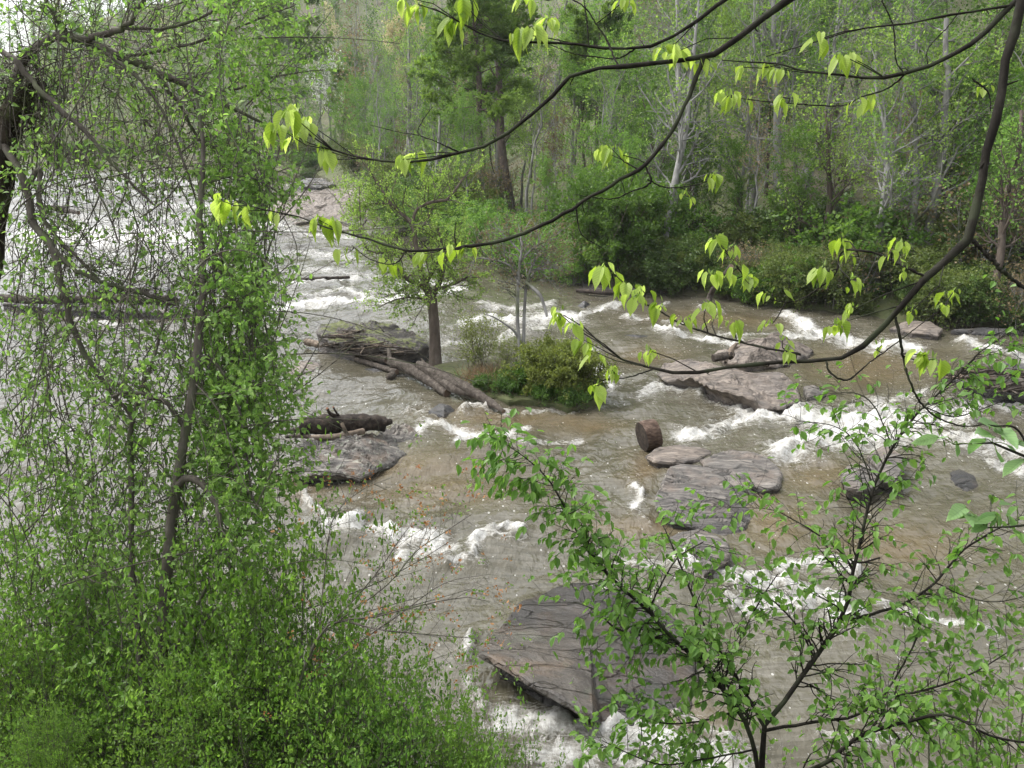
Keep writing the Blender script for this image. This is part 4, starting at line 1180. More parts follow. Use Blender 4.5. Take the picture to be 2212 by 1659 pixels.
def islet_trees():
    rng = np.random.default_rng(77)
    # the big one
    b = hit(*Z6(1012, 425), ISL)
    dep = project(b)[2]
    zc = lambda pts: [Z2(a, c) + (r,) + ((o,) if True else ()) for a, c, r, o in pts]
    main = [zc([(1182, 1500, 17, 0), (1180, 1400, 14.5, 0), (1176, 1250, 13, 0), (1165, 1120, 12.5, 0), (1150, 1020, 13, 0), (1110, 960, 9, 0), (1085, 850, 7, .1), (1050, 680, 6, .2), (1030, 570, 5.5, .2), (900, 450, 4, .3), (810, 310, 3, .4), (740, 210, 2, .5)])]
    limbs = [zc(p) for p in (
        [(1150, 1010, 8, 0), (1080, 960, 6, -.2), (1000, 930, 4.5, -.5), (920, 860, 3, -.8), (800, 820, 2, -1.0)],
        [(1170, 1020, 8, 0), (1200, 970, 6, 0), (1230, 900, 4, .2), (1260, 760, 3, .4), (1300, 640, 2, .5)],
        [(1120, 950, 6, 0), (1180, 850, 4, -.2), (1230, 760, 3, -.4), (1200, 600, 2, -.5)],
        [(1035, 560, 4, .2), (1060, 480, 3.4, .1), (1130, 440, 3.6, 0), (1200, 425, 3.4, 0), (1270, 405, 3, 0), (1400, 220, 1.2, .2)],
        [(1070, 760, 3, .1), (900, 760, 2.2, -.3), (740, 740, 1.8, -.6), (700, 560, 1.5, -.7), (690, 330, 1, -.7)],
        [(1085, 850, 3, .1), (950, 720, 2, .4), (800, 660, 1.6, .6), (650, 640, 1.2, .8)],
        [(900, 450, 2.5, .3), (800, 440, 1.8, .1), (650, 470, 1.2, 0)],
        [(1180, 1000, 4, 0), (1300, 960, 2.5, -.3), (1420, 900, 1.5, -.5)],
        [(1160, 1080, 4, 0), (1060, 1050, 2, -.4), (930, 1060, 1.5, -.6), (820, 1110, 1, -.7)],
        [(1040, 620, 3, .2), (1120, 560, 2, .3), (1180, 400, 1.4, .4), (1160, 260, 1, .5)])]
    P0 = traced_curves(main, dep, K=20); P1 = traced_curves(limbs, dep, K=12)
    A = (np.concatenate([P0[0][:, 9:][:, ::1][:, :11], P1[0][:, :11]]), np.concatenate([P0[1][:, 9:20], P1[1][:, :11]]))
    L2 = grow(rng, A[0], A[1], 15, (.1, 1), 1.1, 50, .06, 6, .2, .5, .3)
    L2[1][:] = np.minimum(L2[1], .016)
    L3 = grow(rng, L2[0], L2[1], 6, (.15, 1), .42, 45, .03, 5, .2, .7, .4)
    O, T = along(rng, L3[0], 21, .1, 1)
    top = rng.random(len(O)) < .85
    O, T = O[top], T[top]
    O2 = np.array([at_depth(*Z2(1130 + rng.normal() * 90, 920 + rng.normal() * 70), dep + rng.normal() * .35) for _ in range(1500)])
    O = np.concatenate([O + rng.normal(size=O.shape) * .03, O2]); T = np.concatenate([T, norm(rng.normal(size=O2.shape))])
    t = thing('islet_tree', b, 'fork-trunked grey tree with lime spring leaves at the islet upstream end', 'tree')
    P0[1][:] *= .88
    add('trunk', stem_mesh('trunk', [P0, P1, L2, L3], BK_BROWN, (16, 8, 3, 3), b), t)
    add('crown', leaf_cloud('crown', rng, O, T, .062, LF_LIME, LEAF_QUAD, base=b), t)

    # the slim bare one
    b = hit(*Z2(1745, 1600), ISL)
    dep = project(b)[2]
    main = [zc([(1747, 1625, 6, 0), (1740, 1480, 5, 0), (1730, 1380, 4.6, 0), (1712, 1220, 4.2, 0), (1712, 1080, 4, 0), (1716, 940, 3.5, 0), (1728, 820, 3, 0), (1742, 720, 2.4, 0), (1730, 640, 1.6, .1)]),
            zc([(1742, 1440, 4, 0), (1752, 1300, 4, .05), (1756, 1140, 3.6, .08), (1768, 980, 3.2, .1), (1790, 885, 2.6, .1), (1830, 800, 1.8, .1), (1880, 720, 1.2, .2)])]
    limbs = [zc(p) for p in (
        [(1765, 950, 3, 0), (1810, 985, 4, -.1), (1855, 1030, 4, -.2), (1880, 1090, 3.6, -.2), (1902, 1170, 2.6, -.3)],
        [(1716, 1310, 3, 0), (1690, 1265, 2.6, -.1), (1640, 1225, 2.2, -.2), (1560, 1175, 1.6, -.3), (1500, 1155, 1, -.3)],
        [(1716, 900, 3, 0), (1660, 840, 2.2, 0), (1560, 805, 1.6, .1), (1440, 800, 1.2, .2), (1400, 900, .8, .2)],
        [(1725, 830, 2.4, 0), (1780, 760, 1.8, 0), (1860, 700, 1.4, .1), (1980, 660, 1, .2)],
        [(1735, 760, 2, 0), (1680, 700, 1.5, .1), (1620, 640, 1.1, .2), (1560, 560, .8, .2)],
        [(1790, 885, 2, .1), (1880, 860, 1.5, .1), (1990, 850, 1, .2)])]
    P0 = traced_curves(main, dep, K=16); P1 = traced_curves(limbs, dep, K=12)
    A = (np.concatenate([P0[0][:, 6:], P1[0][2:, :10]]), np.concatenate([P0[1][:, 6:], P1[1][2:, :10]]))
    L2 = grow(rng, A[0], A[1], 17, (.25, 1), .9, 55, .05, 6, .22, .55, .35)
    L3 = grow(rng, L2[0], L2[1], 6, (.2, 1), .35, 50, .02, 4, .25, .7, .4)
    O, T = along(rng, L3[0], 7, .2, 1)
    t = thing('islet_tree', b, 'slim pale twin-stemmed tree with bare reddish-budded twigs beside the islet bush', 'tree')
    add('trunk', stem_mesh('trunk', [P0, P1, L2, L3], BK_GREY, (10, 8, 3, 3), b), t)
    add('crown', leaf_cloud('crown', rng, O, T, .045, LF_RED, LEAF_QUAD, base=b), t)


islet_trees()

proto_shrub('islet_big', 131, 1.35, 1.75, 40, BK_BROWN, LF_ISLET, .06, 22, r0=.012, n1=9, n2=5, lean=48)
proto_shrub('islet_airy', 132, 1.8, 1.6, 16, BK_BROWN, LF_ISLET, .042, 6, r0=.009, n1=8, n2=6, lean=25)
proto_shrub('islet_low', 133, .55, .9, 26, BK_BROWN, LF_GRASS, .05, 14, r0=.006, n1=5, n2=3, lean=50)
put('islet_big', hit(1205, 850, ISL), .4, (1.0, 1.0, 1.0), 'rounded olive-green shrub at the downstream end of the islet', name='shrub')
put('islet_airy', hit(1030, 800, ISL), 1.4, 1.0, 'thin see-through twiggy shrub between the two islet trees', name='shrub')
put('islet_airy', hit(1090, 802, ISL), 2.9, .6, 'twiggy shrub just left of the slim pale islet tree', name='shrub')
for _i, (_a, _b, _s) in enumerate(((1040, 836, .6), (1090, 846, .7), (1180, 862, .8), (1240, 872, .8), (1275, 856, .9), (1140, 828, 1.1))):
    put('islet_low', hit(_a, _b, ISL), _i * 1.3, _s, 'low green tuft on the rim of the islet', 'low plants on the islet rim', name='low_plant_shrub')

# ================================================================ far bank
def up_to(base, py):
    """height at which a thing standing at base reaches photo row py"""
    x, y, d = project(base)
    r = ray(x, py)
    return CAM_H + r[2] * base[1] / r[1] - base[2]


def bank_things():
    rng = np.random.default_rng(9)
    # trees traced one by one: (trunk polyline px with half width, bark, label)
    TR = [
        ([(1620, 530, 11), (1625, 420, 9), (1633, 320, 8), (1640, 200, 7), (1648, 70, 5), (1650, -60, 3)], BK_GREY, 'straight grey tree left of the thickest pale trunk on the far bank', 1),
        ([(1688, 550, 13), (1684, 450, 12), (1680, 330, 10), (1676, 230, 8), (1672, 90, 6), (1668, -40, 4)], BK_PALEBARK, 'thickest pale trunk on the far bank above the brown shrubs', 1),
        ([(1710, 552, 9), (1716, 450, 8), (1734, 385, 8), (1768, 310, 7), (1790, 210, 5), (1800, 90, 4), (1815, -20, 2)], BK_PALEBARK, 'pale tree bending right beside the thickest trunk', 1),
        ([(1880, 628, 12), (1892, 520, 9), (1905, 430, 7), (1916, 330, 5), (1905, 200, 3), (1900, 110, 2)], BK_PALEBARK, 'pale tree of a leaning pair at the far right bank', 1),
        ([(1902, 625, 7), (1908, 520, 5), (1915, 420, 4), (1945, 300, 3), (1960, 180, 2)], BK_PALEBARK, 'thinner right-hand tree of the leaning pale pair', 1),
        ([(1970, 622, 9), (1976, 500, 8), (1986, 400, 7), (1990, 250, 5), (1992, 80, 3)], BK_GREY, 'straight grey trunk right of the leaning pale pair', 1),
        ([(2003, 618, 12), (2012, 500, 11), (2024, 390, 10), (2040, 220, 7), (2046, 40, 5)], BK_GREY, 'stout dark grey trunk near the pale boulder', 2),
        ([(2032, 600, 8), (2036, 480, 7), (2040, 360, 6), (2044, 180, 4)], BK_BROWN, 'dark trunk close behind the stout grey trunk', 0),
        ([(1452, 575, 9), (1456, 440, 8), (1472, 310, 7), (1468, 160, 5), (1462, -10, 3)], BK_PALEBARK, 'pale tree of the close pair right of the evergreen bush', 1),
        ([(1436, 588, 8), (1446, 450, 7), (1482, 290, 6), (1500, 130, 4), (1512, 0, 2)], BK_PALEBARK, 'slanting pale tree crossing its neighbour right of the evergreen bush', 1),
        ([(2135, 660, 9), (2150, 520, 8), (2172, 380, 6), (2200, 240, 4)], BK_BROWN, 'dark leaning tree at the far right edge', 1),
        ([(1775, 600, 8), (1782, 500, 7), (1790, 420, 6), (1780, 330, 4), (1776, 240, 3)], BK_BROWN, 'dark crooked trunk between the pale trunks of the far bank', 0),
        ([(1800, 590, 4), (1806, 480, 4), (1808, 415, 4), (1800, 405, 2)], BK_PALEBARK, 'broken-topped pale snag on the far bank', 3),
        ([(1590, 560, 4), (1600, 430, 4), (1615, 300, 3), (1622, 160, 2)], BK_GREY, 'thin grey tree beside the straight grey tree', 0),
        ([(1355, 470, 4), (1362, 380, 4), (1368, 260, 3), (1376, 120, 2)], BK_PALEBARK, 'thin pale tree rising behind the evergreen bush', 1),
        ([(1110, 470, 8), (1085, 330, 9), (1080, 240, 8), (1076, 100, 6), (1070, -40, 4)], BK_PINE, 'dark straight trunk close right of the big pine', 0),
        ([(1180, 470, 4), (1190, 360, 4), (1196, 280, 3), (1200, 160, 2)], BK_PALEBARK, 'pale slender tree among reddish twigs mid bank', 3),
        ([(1230, 440, 4), (1236, 330, 3), (1240, 220, 3), (1250, 100, 2)], BK_GREY, 'slender grey tree right of the reddish twigs', 0),
        ([(795, 345, 4), (780, 250, 3), (800, 200, 3), (815, 120, 2)], BK_PALEBARK, 'white leaning dead tree on the upstream bank', 3),
        ([(770, 340, 3), (775, 270, 3), (765, 190, 2), (768, 100, 1.5)], BK_PALEBARK, 'slim white trunk beside the leaning dead tree upstream', 0),
        ([(890, 420, 4), (885, 300, 4), (884, 170, 3), (880, 60, 2)], BK_GREY, 'thin grey trunk left of the big pine', 0),
        ([(948, 470, 3.5), (944, 380, 3.5), (950, 260, 3), (946, 160, 2)], BK_PALEBARK, 'pale thin trunk just left of the big pine trunk', 0),
    ]
    for k, (pts, bark, label, fol) in enumerate(TR):
        b = hit(pts[0][0], pts[0][1], lambda x, y: np.maximum(TERR(x, y), WL(x, y)))
        dep = project(b)[2]
        P, Rr = traced_curves([pts], dep, K=16)
        P[0, :, 1] += np.cumsum(rng.normal(size=16) * .12)
        P[0, 0] = b - np.array((0, 0, .3))
        H = P[0, -1, 2] - b[2]
        n1 = 18 if fol == 1 else 13
        L1 = grow(rng, P, Rr, n1, (.25, .98), min(3.2, H * .3), 52, .1, 8, .16, .5, .25, fall=.3)
        L1[1][:] = np.minimum(L1[1], .06)
        L2 = grow(rng, L1[0], L1[1], 6, (.2, 1), 1.2, 45, .04, 5, .2, .6, .35)
        L3 = grow(rng, L2[0], L2[1], 4, (.15, 1), .55, 45, .02, 4, .25, .7, .4)
        t = thing('bank_tree', b, label, 'tree')
        add('trunk', stem_mesh('trunk', [(P, Rr), L1, L2, L3], bark, (12, 5, 3, 3), b), t)
        nl = {0: 7, 1: 4, 2: 9, 3: 0}[fol]
        if nl:
            O, T = along(rng, L3[0], nl)
            add('crown', leaf_cloud('crown', rng, O + rng.normal(size=O.shape) * .08, T, .12, (LF_FRESH, LF_LIME)[k % 2], base=b), t)
    # named single plants
    surf = lambda x, y: np.maximum(TERR(x, y), WL(x, y))

    def single(key, px, py, top, label, w=1.0, rz=0.0):
        b = hit(px, py, surf)
        h = {'pine_a': 19, 'pine_b': 16, 'ever': 5.6, 'cream': 10, 'dogwood': 6, 'azalea': 1.4, 'fresh_a': 12.5, 'mid_a': 14.5, 'lime_a': 11.5, 'mid_b': 11.5, 'fresh_b': 10.5, 'red_a': 8, 'twig_s': 3.4, 'dark_s': 2.6, 'lime_s': 2.5}[key]
        s = up_to(b, top) / h
        put(key, b - np.array((0, 0, .1)), rz, (s * w, s * w, s), label)
    single('pine_a', 1058, 470, -110, 'big full-crowned pine rising above the middle of the far bank', 1.15, .5)
    single('pine_b', 1290, 400, 20, 'dark pine with a bare lower trunk on the slope right of the middle', 1.0, 1.5)
    single('pine_b', 655, 330, -60, 'hazy pine on the far slope near the top left', 1.0, 2.5)
    single('ever', 1330, 612, 372, 'dense bright green evergreen bush at the water edge', .95, 0)
    single('cream', 880, 300, 30, 'cream-blossomed tree glowing on the upstream slope', .75, 0)
    single('dogwood', 715, 300, 105, 'white-flowering dogwood on the hazy upstream slope', .8, 1)
    single('azalea', 1640, 545, 508, 'pink-flowering bush at the foot of the grey trunks', 1.1, 1)
    single('mid_b', 1290, 560, 260, 'leafy green tree arching just above the evergreen bush', 1.0, 2)
    single('fresh_b', 1180, 530, 330, 'small fresh green tree left of the evergreen bush', 1.0, 3)
    single('fresh_a', 1010, 500, 190, 'bright green tree at the foot of the big pine', .9, 1)
    single('lime_a', 2030, 560, 60, 'yellow-green tree high at the right', 1.2, .7)
    single('mid_a', 2140, 600, 120, 'broad green tree crowding the top right corner', 1.1, 1.7)
    single('red_a', 1195, 500, 230, 'small tree hazed with rusty red buds mid bank', 1.0, .2)
    single('red_a', 1150, 590, 470, 'low red-budded sapling leaning over the water behind the islet', 1.4, 2.2)
    single('twig_s', 1250, 612, 500, 'bare red-tipped brush left of the evergreen bush', 1.1, 1)
    for px_, py_, top_, lab_ in ((1135, 588, 500, 'yellow-green bush on the bank straight behind the slim islet tree'), (1195, 604, 525, 'yellow-green bush between the red-budded sapling and the evergreen bush'), (1075, 562, 470, 'yellow-green bush on the bank behind the islet tree crown'),
                                 (1020, 536, 455, 'yellow-green bush at the bank right of the islet tree crown top'), (1240, 616, 545, 'low yellow-green bush at the left foot of the evergreen bush'), (950, 520, 430, 'yellow-green bush half hidden by the islet tree crown'), (880, 500, 420, 'bush on the bank seen through the left of the islet tree crown')):
        single('lime_s', px_, py_, top_ - 20, lab_, 1.2, px_ * .1)
    single('dark_s', 665, 392, 362, 'dark bush crowning the far upstream rock', 1.0, 1)

    REG = [(-9999, 560, 'the far upstream slope at left'), (560, 800, 'the hazy slope behind the dogwood'), (800, 980, 'the slope behind the cream-blossomed tree'), (980, 1180, 'the slope round the big pine'),
           (1180, 1420, 'the slope above the evergreen bush'), (1420, 1600, 'the slope behind the crossing pale trees'), (1600, 1800, 'the slope behind the thickest pale trunk'), (1800, 1980, 'the slope above the leaning pale pair'), (1980, 9999, 'the slope at the far right')]

    # shrubs along the waterline
    LB = {'olive_s': 'olive-brown shrub in the hedge of brush along the far waterline', 'fresh_s': 'green shrub in the brush along the far waterline',
          'dark_s': 'dark evergreen shrub in the brush along the far waterline', 'twig_s': 'bare twiggy bush in the brush along the far waterline'}
    def where(lab, px_):
        rg = [r for r in REG if r[0] <= px_ < r[1]][0][2].replace('the slope ', '').replace('the far upstream slope at', 'far').replace('the hazy slope ', '')
        lab = lab.replace('in the hedge of brush ', '').replace('in the brush ', '') + ', ' + {'behind': 'below', 'above': 'below', 'round': 'below', 'at': 'at', 'far': 'far'}.get(rg.split()[0], '') + ' ' + ' '.join(rg.split()[1:])
        return lab, 'brush: ' + lab
    for k in range(92):
        px = rng.uniform(1330, 2330)
        s = rng.uniform(.4, 5.5) if k < 52 else rng.uniform(-.2, .7)
        u = (px - PW / 2) / FPX
        yy = np.linspace(25, 60, 200)
        sd = bank_dist(u * yy * 1.02, yy)
        i = np.argmax(sd > s)
        x, y = u * yy[i] * 1.02, yy[i]
        key = rng.choice(['olive_s', 'fresh_s', 'dark_s', 'twig_s'], p=[.48, .28, .16, .08])
        sc = rng.uniform(.35, 1.1) * (1.3 if s > 3 else .75)
        put(key, (x, y, float(TERR(x, y)) - .1), rng.uniform(0, 6.3), (sc * 1.15, sc * 1.15, sc), *where(LB[key], px))
    for k in range(42):
        i = rng.uniform(9.5, 17.5)
        j = int(i); f = i - j
        p = BANK[j] * (1 - f) + BANK[j + 1] * f
        d = norm(BANK[j + 1] - BANK[j]); nrm = np.array((d[1], -d[0]))
        p = p + nrm * rng.uniform(.4, 5)
        key = rng.choice(['olive_s', 'fresh_s', 'dark_s', 'twig_s'], p=[.3, .35, .15, .2])
        sc = rng.uniform(.7, 1.3) * (1 + .4 * (p[1] > 100))
        put(key, (p[0], p[1], float(TERR(*p)) - .1), rng.uniform(0, 6.3), sc, *where(LB[key].replace('far waterline', 'upstream bank'), float(project(np.array((p[0], p[1], 1.0)))[0])))

    # the wooded slope
    TL = {'fresh_a': 'tall fresh-green leafing tree on the wooded slope', 'fresh_b': 'round fresh-green tree on the wooded slope', 'mid_a': 'tall mid-green tree on the wooded slope',
          'mid_b': 'bushy mid-green tree on the wooded slope', 'lime_a': 'pale-stemmed yellow-green tree on the wooded slope', 'bare_a': 'tall pale bare tree on the wooded slope',
          'bare_b': 'slim pale tree with rusty buds on the wooded slope', 'bare_c': 'tall grey barely leafing tree on the wooded slope', 'red_a': 'small rusty-budded tree on the wooded slope',
          'pine_b': 'dark pine on the wooded slope'}
    keys = list(TL); pr = np.array([.13, .13, .1, .12, .11, .16, .1, .11, .02, .02]); pr /= pr.sum()
    placed = []
    def slope_trees(count, u0, u1, y0, y1, smin, smax, pw, small):
        n = tries = 0
        while n < count and tries < 15000:
            tries += 1
            u = rng.uniform(u0, u1); y = y0 + rng.random() ** pw * (y1 - y0); x = u * y
            s = float(bank_dist(x, y))
            if s < smin or s > smax: continue
            if any((x - a) ** 2 + (y - b_) ** 2 < (1.7 + .012 * y) ** 2 for a, b_ in placed): continue
            placed.append((x, y))
            key = rng.choice(keys, p=pr)
            if s < 9 and key == 'pine_b': key = 'fresh_b'
            sc = rng.uniform(.7, 1.15) * (small if s < 8 else .95)
            z = float(TERR(x, y))
            px_ = float(project(np.array((x, y, z)))[0])
            rg = [r for r in REG if r[0] <= px_ < r[1]][0][2]
            row = 'low on ' if s < 12 else ('part way up ' if s < 30 else 'high on ')
            lab = TL[key].replace('on the wooded slope', row + rg)
            put(key, (x, y, z - .15), rng.uniform(0, 6.3), (sc, sc, sc * rng.uniform(.9, 1.15)), lab, 'woods: ' + lab)
            n += 1
    slope_trees(95, -.1, .62, 36, 90, 3, 26, 1.0, .62)
    slope_trees(75, -.1, .62, 50, 130, 22, 75, 1.0, .62)
    slope_trees(75, -.3, 0.0, 70, 150, 3, 60, 1.0, .7)
    return placed


PLACED = bank_things()


def distant_woods():
    """the woods beyond the bend that read as one mass"""
    rng = np.random.default_rng(19)
    mats = [BK_PALEBARK, LF_FRESH, LF_MID, LF_LIME, LF_PINE, LF_RED, LF_CREAM]
    mb = MB()
    placed = []
    n = tries = 0
    while n < 430 and tries < 40000:
        tries += 1
        u = (rng.uniform(-.68, -.02) if n > 60 else rng.uniform(-.7, -.4)) if n < 240 else rng.uniform(-.1, .62)
        y = rng.uniform(115, 310) if u < -.1 else rng.uniform(95, 215)
        x = u * y
        if n >= 290:
            u = rng.uniform(-.3, -.05) if n < 340 else rng.uniform(-.46, -.12); y = rng.uniform(150, 322); x = u * y
        s = float(bank_dist(x, y))
        if s < 2 or s > 230: continue
        if any((x - a) ** 2 + (y - b_) ** 2 < 10 for a, b_ in placed): continue
        placed.append((x, y)); n += 1
        z = float(TERR(x, y)); H = rng.uniform(8, 15); wd = H * rng.uniform(.16, .26)
        k = np.linspace(0, 1, 6)
        tr = np.stack([x + np.cumsum(rng.normal(size=6)) * .2, y + 0 * k, z - .3 + k * H], -1)
        v, f = tubes(tr[None], (.14 * (1 - .8 * k))[None], 5); mb.put(v, f, 0)
        L = grow(rng, tr[None], (.14 * (1 - .8 * k))[None], 16, (.2, 1), H * .3, 45, .1, 5, .12, .4, .3, fall=.4)
        v, f = tubes(L[0], L[1], 3); mb.put(v, f, 0)
        mi = int(rng.choice([1, 2, 3, 4, 5, 0, 6], p=[.27, .25, .14, .06, .06, .2, .02]))
        if mi == 0: continue
        O, T = along(rng, L[0], 50, .25, 1.05)
        O = O + rng.normal(size=O.shape) * H * .035
        V, F, idx = leaves(O, rng.normal(size=O.shape), rng.normal(size=O.shape) + np.array((0, 0, .7)), .27 * rng.uniform(.6, 1.3, len(O)))
        mb.put(V, F, mi, np.clip(.5 + .5 * fbm(O * .5, 2, n) + .25 * rng.normal() , 0, 1))
    add('distant_woods', mb.mesh('distant_woods', mats, False), None, None, 'hazy spring woods beyond the upstream bend', 'woods', kind='stuff')


distant_woods()


def undergrowth():
    rng = np.random.default_rng(15)
    N = 60000
    u = rng.uniform(-.68, .68, N * 2); y = rng.uniform(30, 170, N * 2); x = u * y
    s = bank_dist(x, y)
    cl = fbm(np.stack([x, y], -1) * .22, 3, 4)
    m = (s > .3) & (s < 60) & (cl + rng.normal(size=len(x)) * .2 > -.02)
    x, y = x[m][:N], y[m][:N]
    h = np.abs(rng.normal(size=len(x))) * .45 * (1 + .6 * fbm(np.stack([x, y], -1) * .5, 2, 6))
    O = np.stack([x, y, TERR(x, y) + h], -1)
    me = leaf_cloud('undergrowth', rng, O, np.zeros_like(O), .16, LF_MID, rb=.5 + .6 * fbm(O * .3, 2, 2), upn=1.0)
    add('undergrowth', me, None, None, 'green undergrowth carpeting the wooded slope', 'undergrowth', kind='stuff')


undergrowth()


def haze():
    m, n, l = new_mat('valley_haze')
    out = n.new('ShaderNodeOutputMaterial'); v = n.new('ShaderNodeVolumePrincipled')
    v.inputs['Color'].default_value = (.86, .89, .92, 1); v.inputs['Density'].default_value = HAZE
    v.inputs['Anisotropy'].default_value = .2
    l.new(v.outputs[0], out.inputs['Volume'])
    x0, x1, y0, y1, z0, z1 = -260, 200, -30, 380, -4, 75
    V = np.array([(x, y, z) for z in (z0, z1) for y in (y0, y1) for x in (x0, x1)], float)
    F = np.array([(0, 2, 3, 1), (4, 5, 7, 6), (0, 1, 5, 4), (2, 6, 7, 3), (0, 4, 6, 2), (1, 3, 7, 5)])
    add('haze', mesh_np('haze', V, [F], [m], smooth_shade=False), None, None, 'thin pale haze filling the valley', 'haze', kind='stuff')


HAZE = .00022
haze()

# ================================================================ near side: leaves as objects
LF_TULIP = leaf_mat('yellow_green_leaf', (.24, .35, .05), (.32, .43, .08), (.38, .48, .13), .58, .4, .1, veins=True)
LF_TULIPM = leaf_mat('yellow_green_leaflet', (.24, .35, .05), (.32, .43, .08), (.38, .48, .13), .58, .4, .1)
LF_SAP = leaf_mat('sapling_leaf', (.095, .2, .034), (.135, .26, .046), (.19, .32, .068), .52, .38, .15, veins=True)
LF_SAPM = leaf_mat('sapling_leaf_mass', (.095, .2, .034), (.135, .26, .046), (.19, .32, .068), .52, .38, .1)
LF_OVAL = leaf_mat('pale_oval_leaf', (.14, .25, .08), (.18, .31, .11), (.22, .35, .13), .45, .35, .1, veins=True)
LF_VINE = leaf_mat('vine_leaf', (.125, .23, .048), (.185, .315, .07), (.265, .39, .105), .56, .35, .12)
LF_VINEO = leaf_mat('vine_leaf_single', (.125, .23, .048), (.185, .315, .07), (.265, .39, .105), .56, .35, .12, veins=True)
LF_SHRUB = leaf_mat('shrub_leaf', (.092, .175, .033), (.15, .265, .048), (.225, .34, .075), .55, .4, .15)
LF_SHRUB2 = leaf_mat('broad_shrub_leaf', (.085, .17, .036), (.135, .25, .052), (.21, .33, .08), .55, .35, .2)
LF_ORANGE = leaf_mat('orange_leaf', (.25, .1, .04), (.36, .17, .07), (.42, .24, .11), .4)
BK_TWIG = bark_mat('dark_twig_bark', (.006, .005, .004), (.014, .012, .0095), (.032, .029, .023), 22, .4, .8, moss=(.03, .034, .02), dist=.006)
BK_VINE = bark_mat('vine_bark', (.045, .038, .032), (.09, .078, .066), (.16, .145, .125), 10, .4, .7, moss=(.09, .095, .06), dist=.01)
BK_SHAG = bark_mat('shaggy_trunk', (.01, .008, .006), (.03, .024, .017), (.07, .055, .04), 9, .5, 1.0, moss=(.05, .06, .02), dist=.05)


def blade(name, prof, mat, droop, cup, fold=0.1, twist=0.0):
    """a leaf of unit length: prof = [(y, half width)...]"""
    V, F = [], []
    for y, w in prof:
        zz_ = -droop * y * y
        for sx in (-1, -.5, 0, .5, 1):
            x = sx * w
            V.append((x * math.cos(twist * y), y - (.06 if (y < .02 and sx) else 0) * abs(sx), zz_ + cup * abs(sx) * w - fold * w * (sx == 0) + .025 * math.sin(9 * y + 2 * sx)))
    for k in range(len(prof) - 1):
        for j in range(4):
            F.append((k * 5 + j, k * 5 + j + 1, (k + 1) * 5 + j + 1, (k + 1) * 5 + j))
    return mesh_np(name, np.array(V, float), [np.array(F)], [mat])


HEART = [(0, .12), (.1, .23), (.28, .295), (.48, .27), (.68, .17), (.86, .06), (1, .006)]
ROUND = [(0, .16), (.1, .3), (.28, .37), (.48, .33), (.68, .22), (.86, .08), (1, .006)]
OVATE = [(0, .02), (.14, .17), (.36, .26), (.58, .24), (.8, .12), (.93, .04), (1, .004)]
OVAL = [(0, .03), (.12, .14), (.35, .23), (.6, .22), (.82, .14), (.95, .05), (1, .01)]
M_HEART = [blade('leaf', HEART, LF_TULIP, d, c) for d, c in ((.12, .35), (.3, .6), (.05, .15), (.4, .9))]
M_OVATE = [blade('leaf', OVATE, LF_SAP, d, c) for d, c in ((.25, .35), (.45, .6), (.1, .2))]
M_OVAL = [blade('leaf', OVAL, LF_OVAL, d, c) for d, c in ((.15, .15), (.3, .3))]
M_VINE = [blade('leaf', ROUND, LF_VINEO, d, c) for d, c in ((.2, .2), (.35, .45))]


def leaf_objects(parent, base, O, D, N, S, variants, rng, name='leaf', curves=None, owners=None):
    D = norm(D); X = norm(np.cross(D, N)); Z = np.cross(X, D)
    for k in range(len(O)):
        o = bpy.data.objects.new(name, variants[int(rng.integers(len(variants)))])
        COL.objects.link(o)
        if curves is not None:
            parent = owners[int(np.argmin(((curves - O[k]) ** 2).sum(-1).min(1)))]
        o.parent = parent
        p = O[k] - base
        s = float(S[k])
        w = rng.uniform(.6, 1.12)
        o.matrix_local = Matrix(((X[k, 0] * s * w, D[k, 0] * s, Z[k, 0] * s, p[0]), (X[k, 1] * s * w, D[k, 1] * s, Z[k, 1] * s, p[1]),
                                 (X[k, 2] * s * w, D[k, 2] * s, Z[k, 2] * s, p[2]), (0, 0, 0, 1)))


def split_leaves(parent, base, O, D, N, S, variants, massmat, tmpl, rng, limit=300, mass='leaf_mass', curves=None, owners=None):
    px, py, dep = project(O)
    inside = (px > 0) & (px < PW) & (py > 0) & (py < PH)
    score = np.where(inside, S / dep, 0) * rng.uniform(.8, 1, len(O))
    order = np.argsort(-score)
    a, b = order[:limit], order[limit:]
    leaf_objects(parent, base, O[a], D[a], N[a], S[a], variants, rng, curves=curves, owners=owners)
    if len(b):
        V, F, idx = leaves(O[b], D[b], N[b], S[b], tmpl)
        add(mass, mesh_np(mass, V - base, [F], [massmat], rnd=rng.random(len(b))[idx], smooth_shade=False), parent, kind='stuff')


# ---------------------------------------------------------------- overhanging branches, upper right
def Z5(x, y): return ((1250 + x / 4.424) * .97359, (500 + y / 4.424) * .97359)


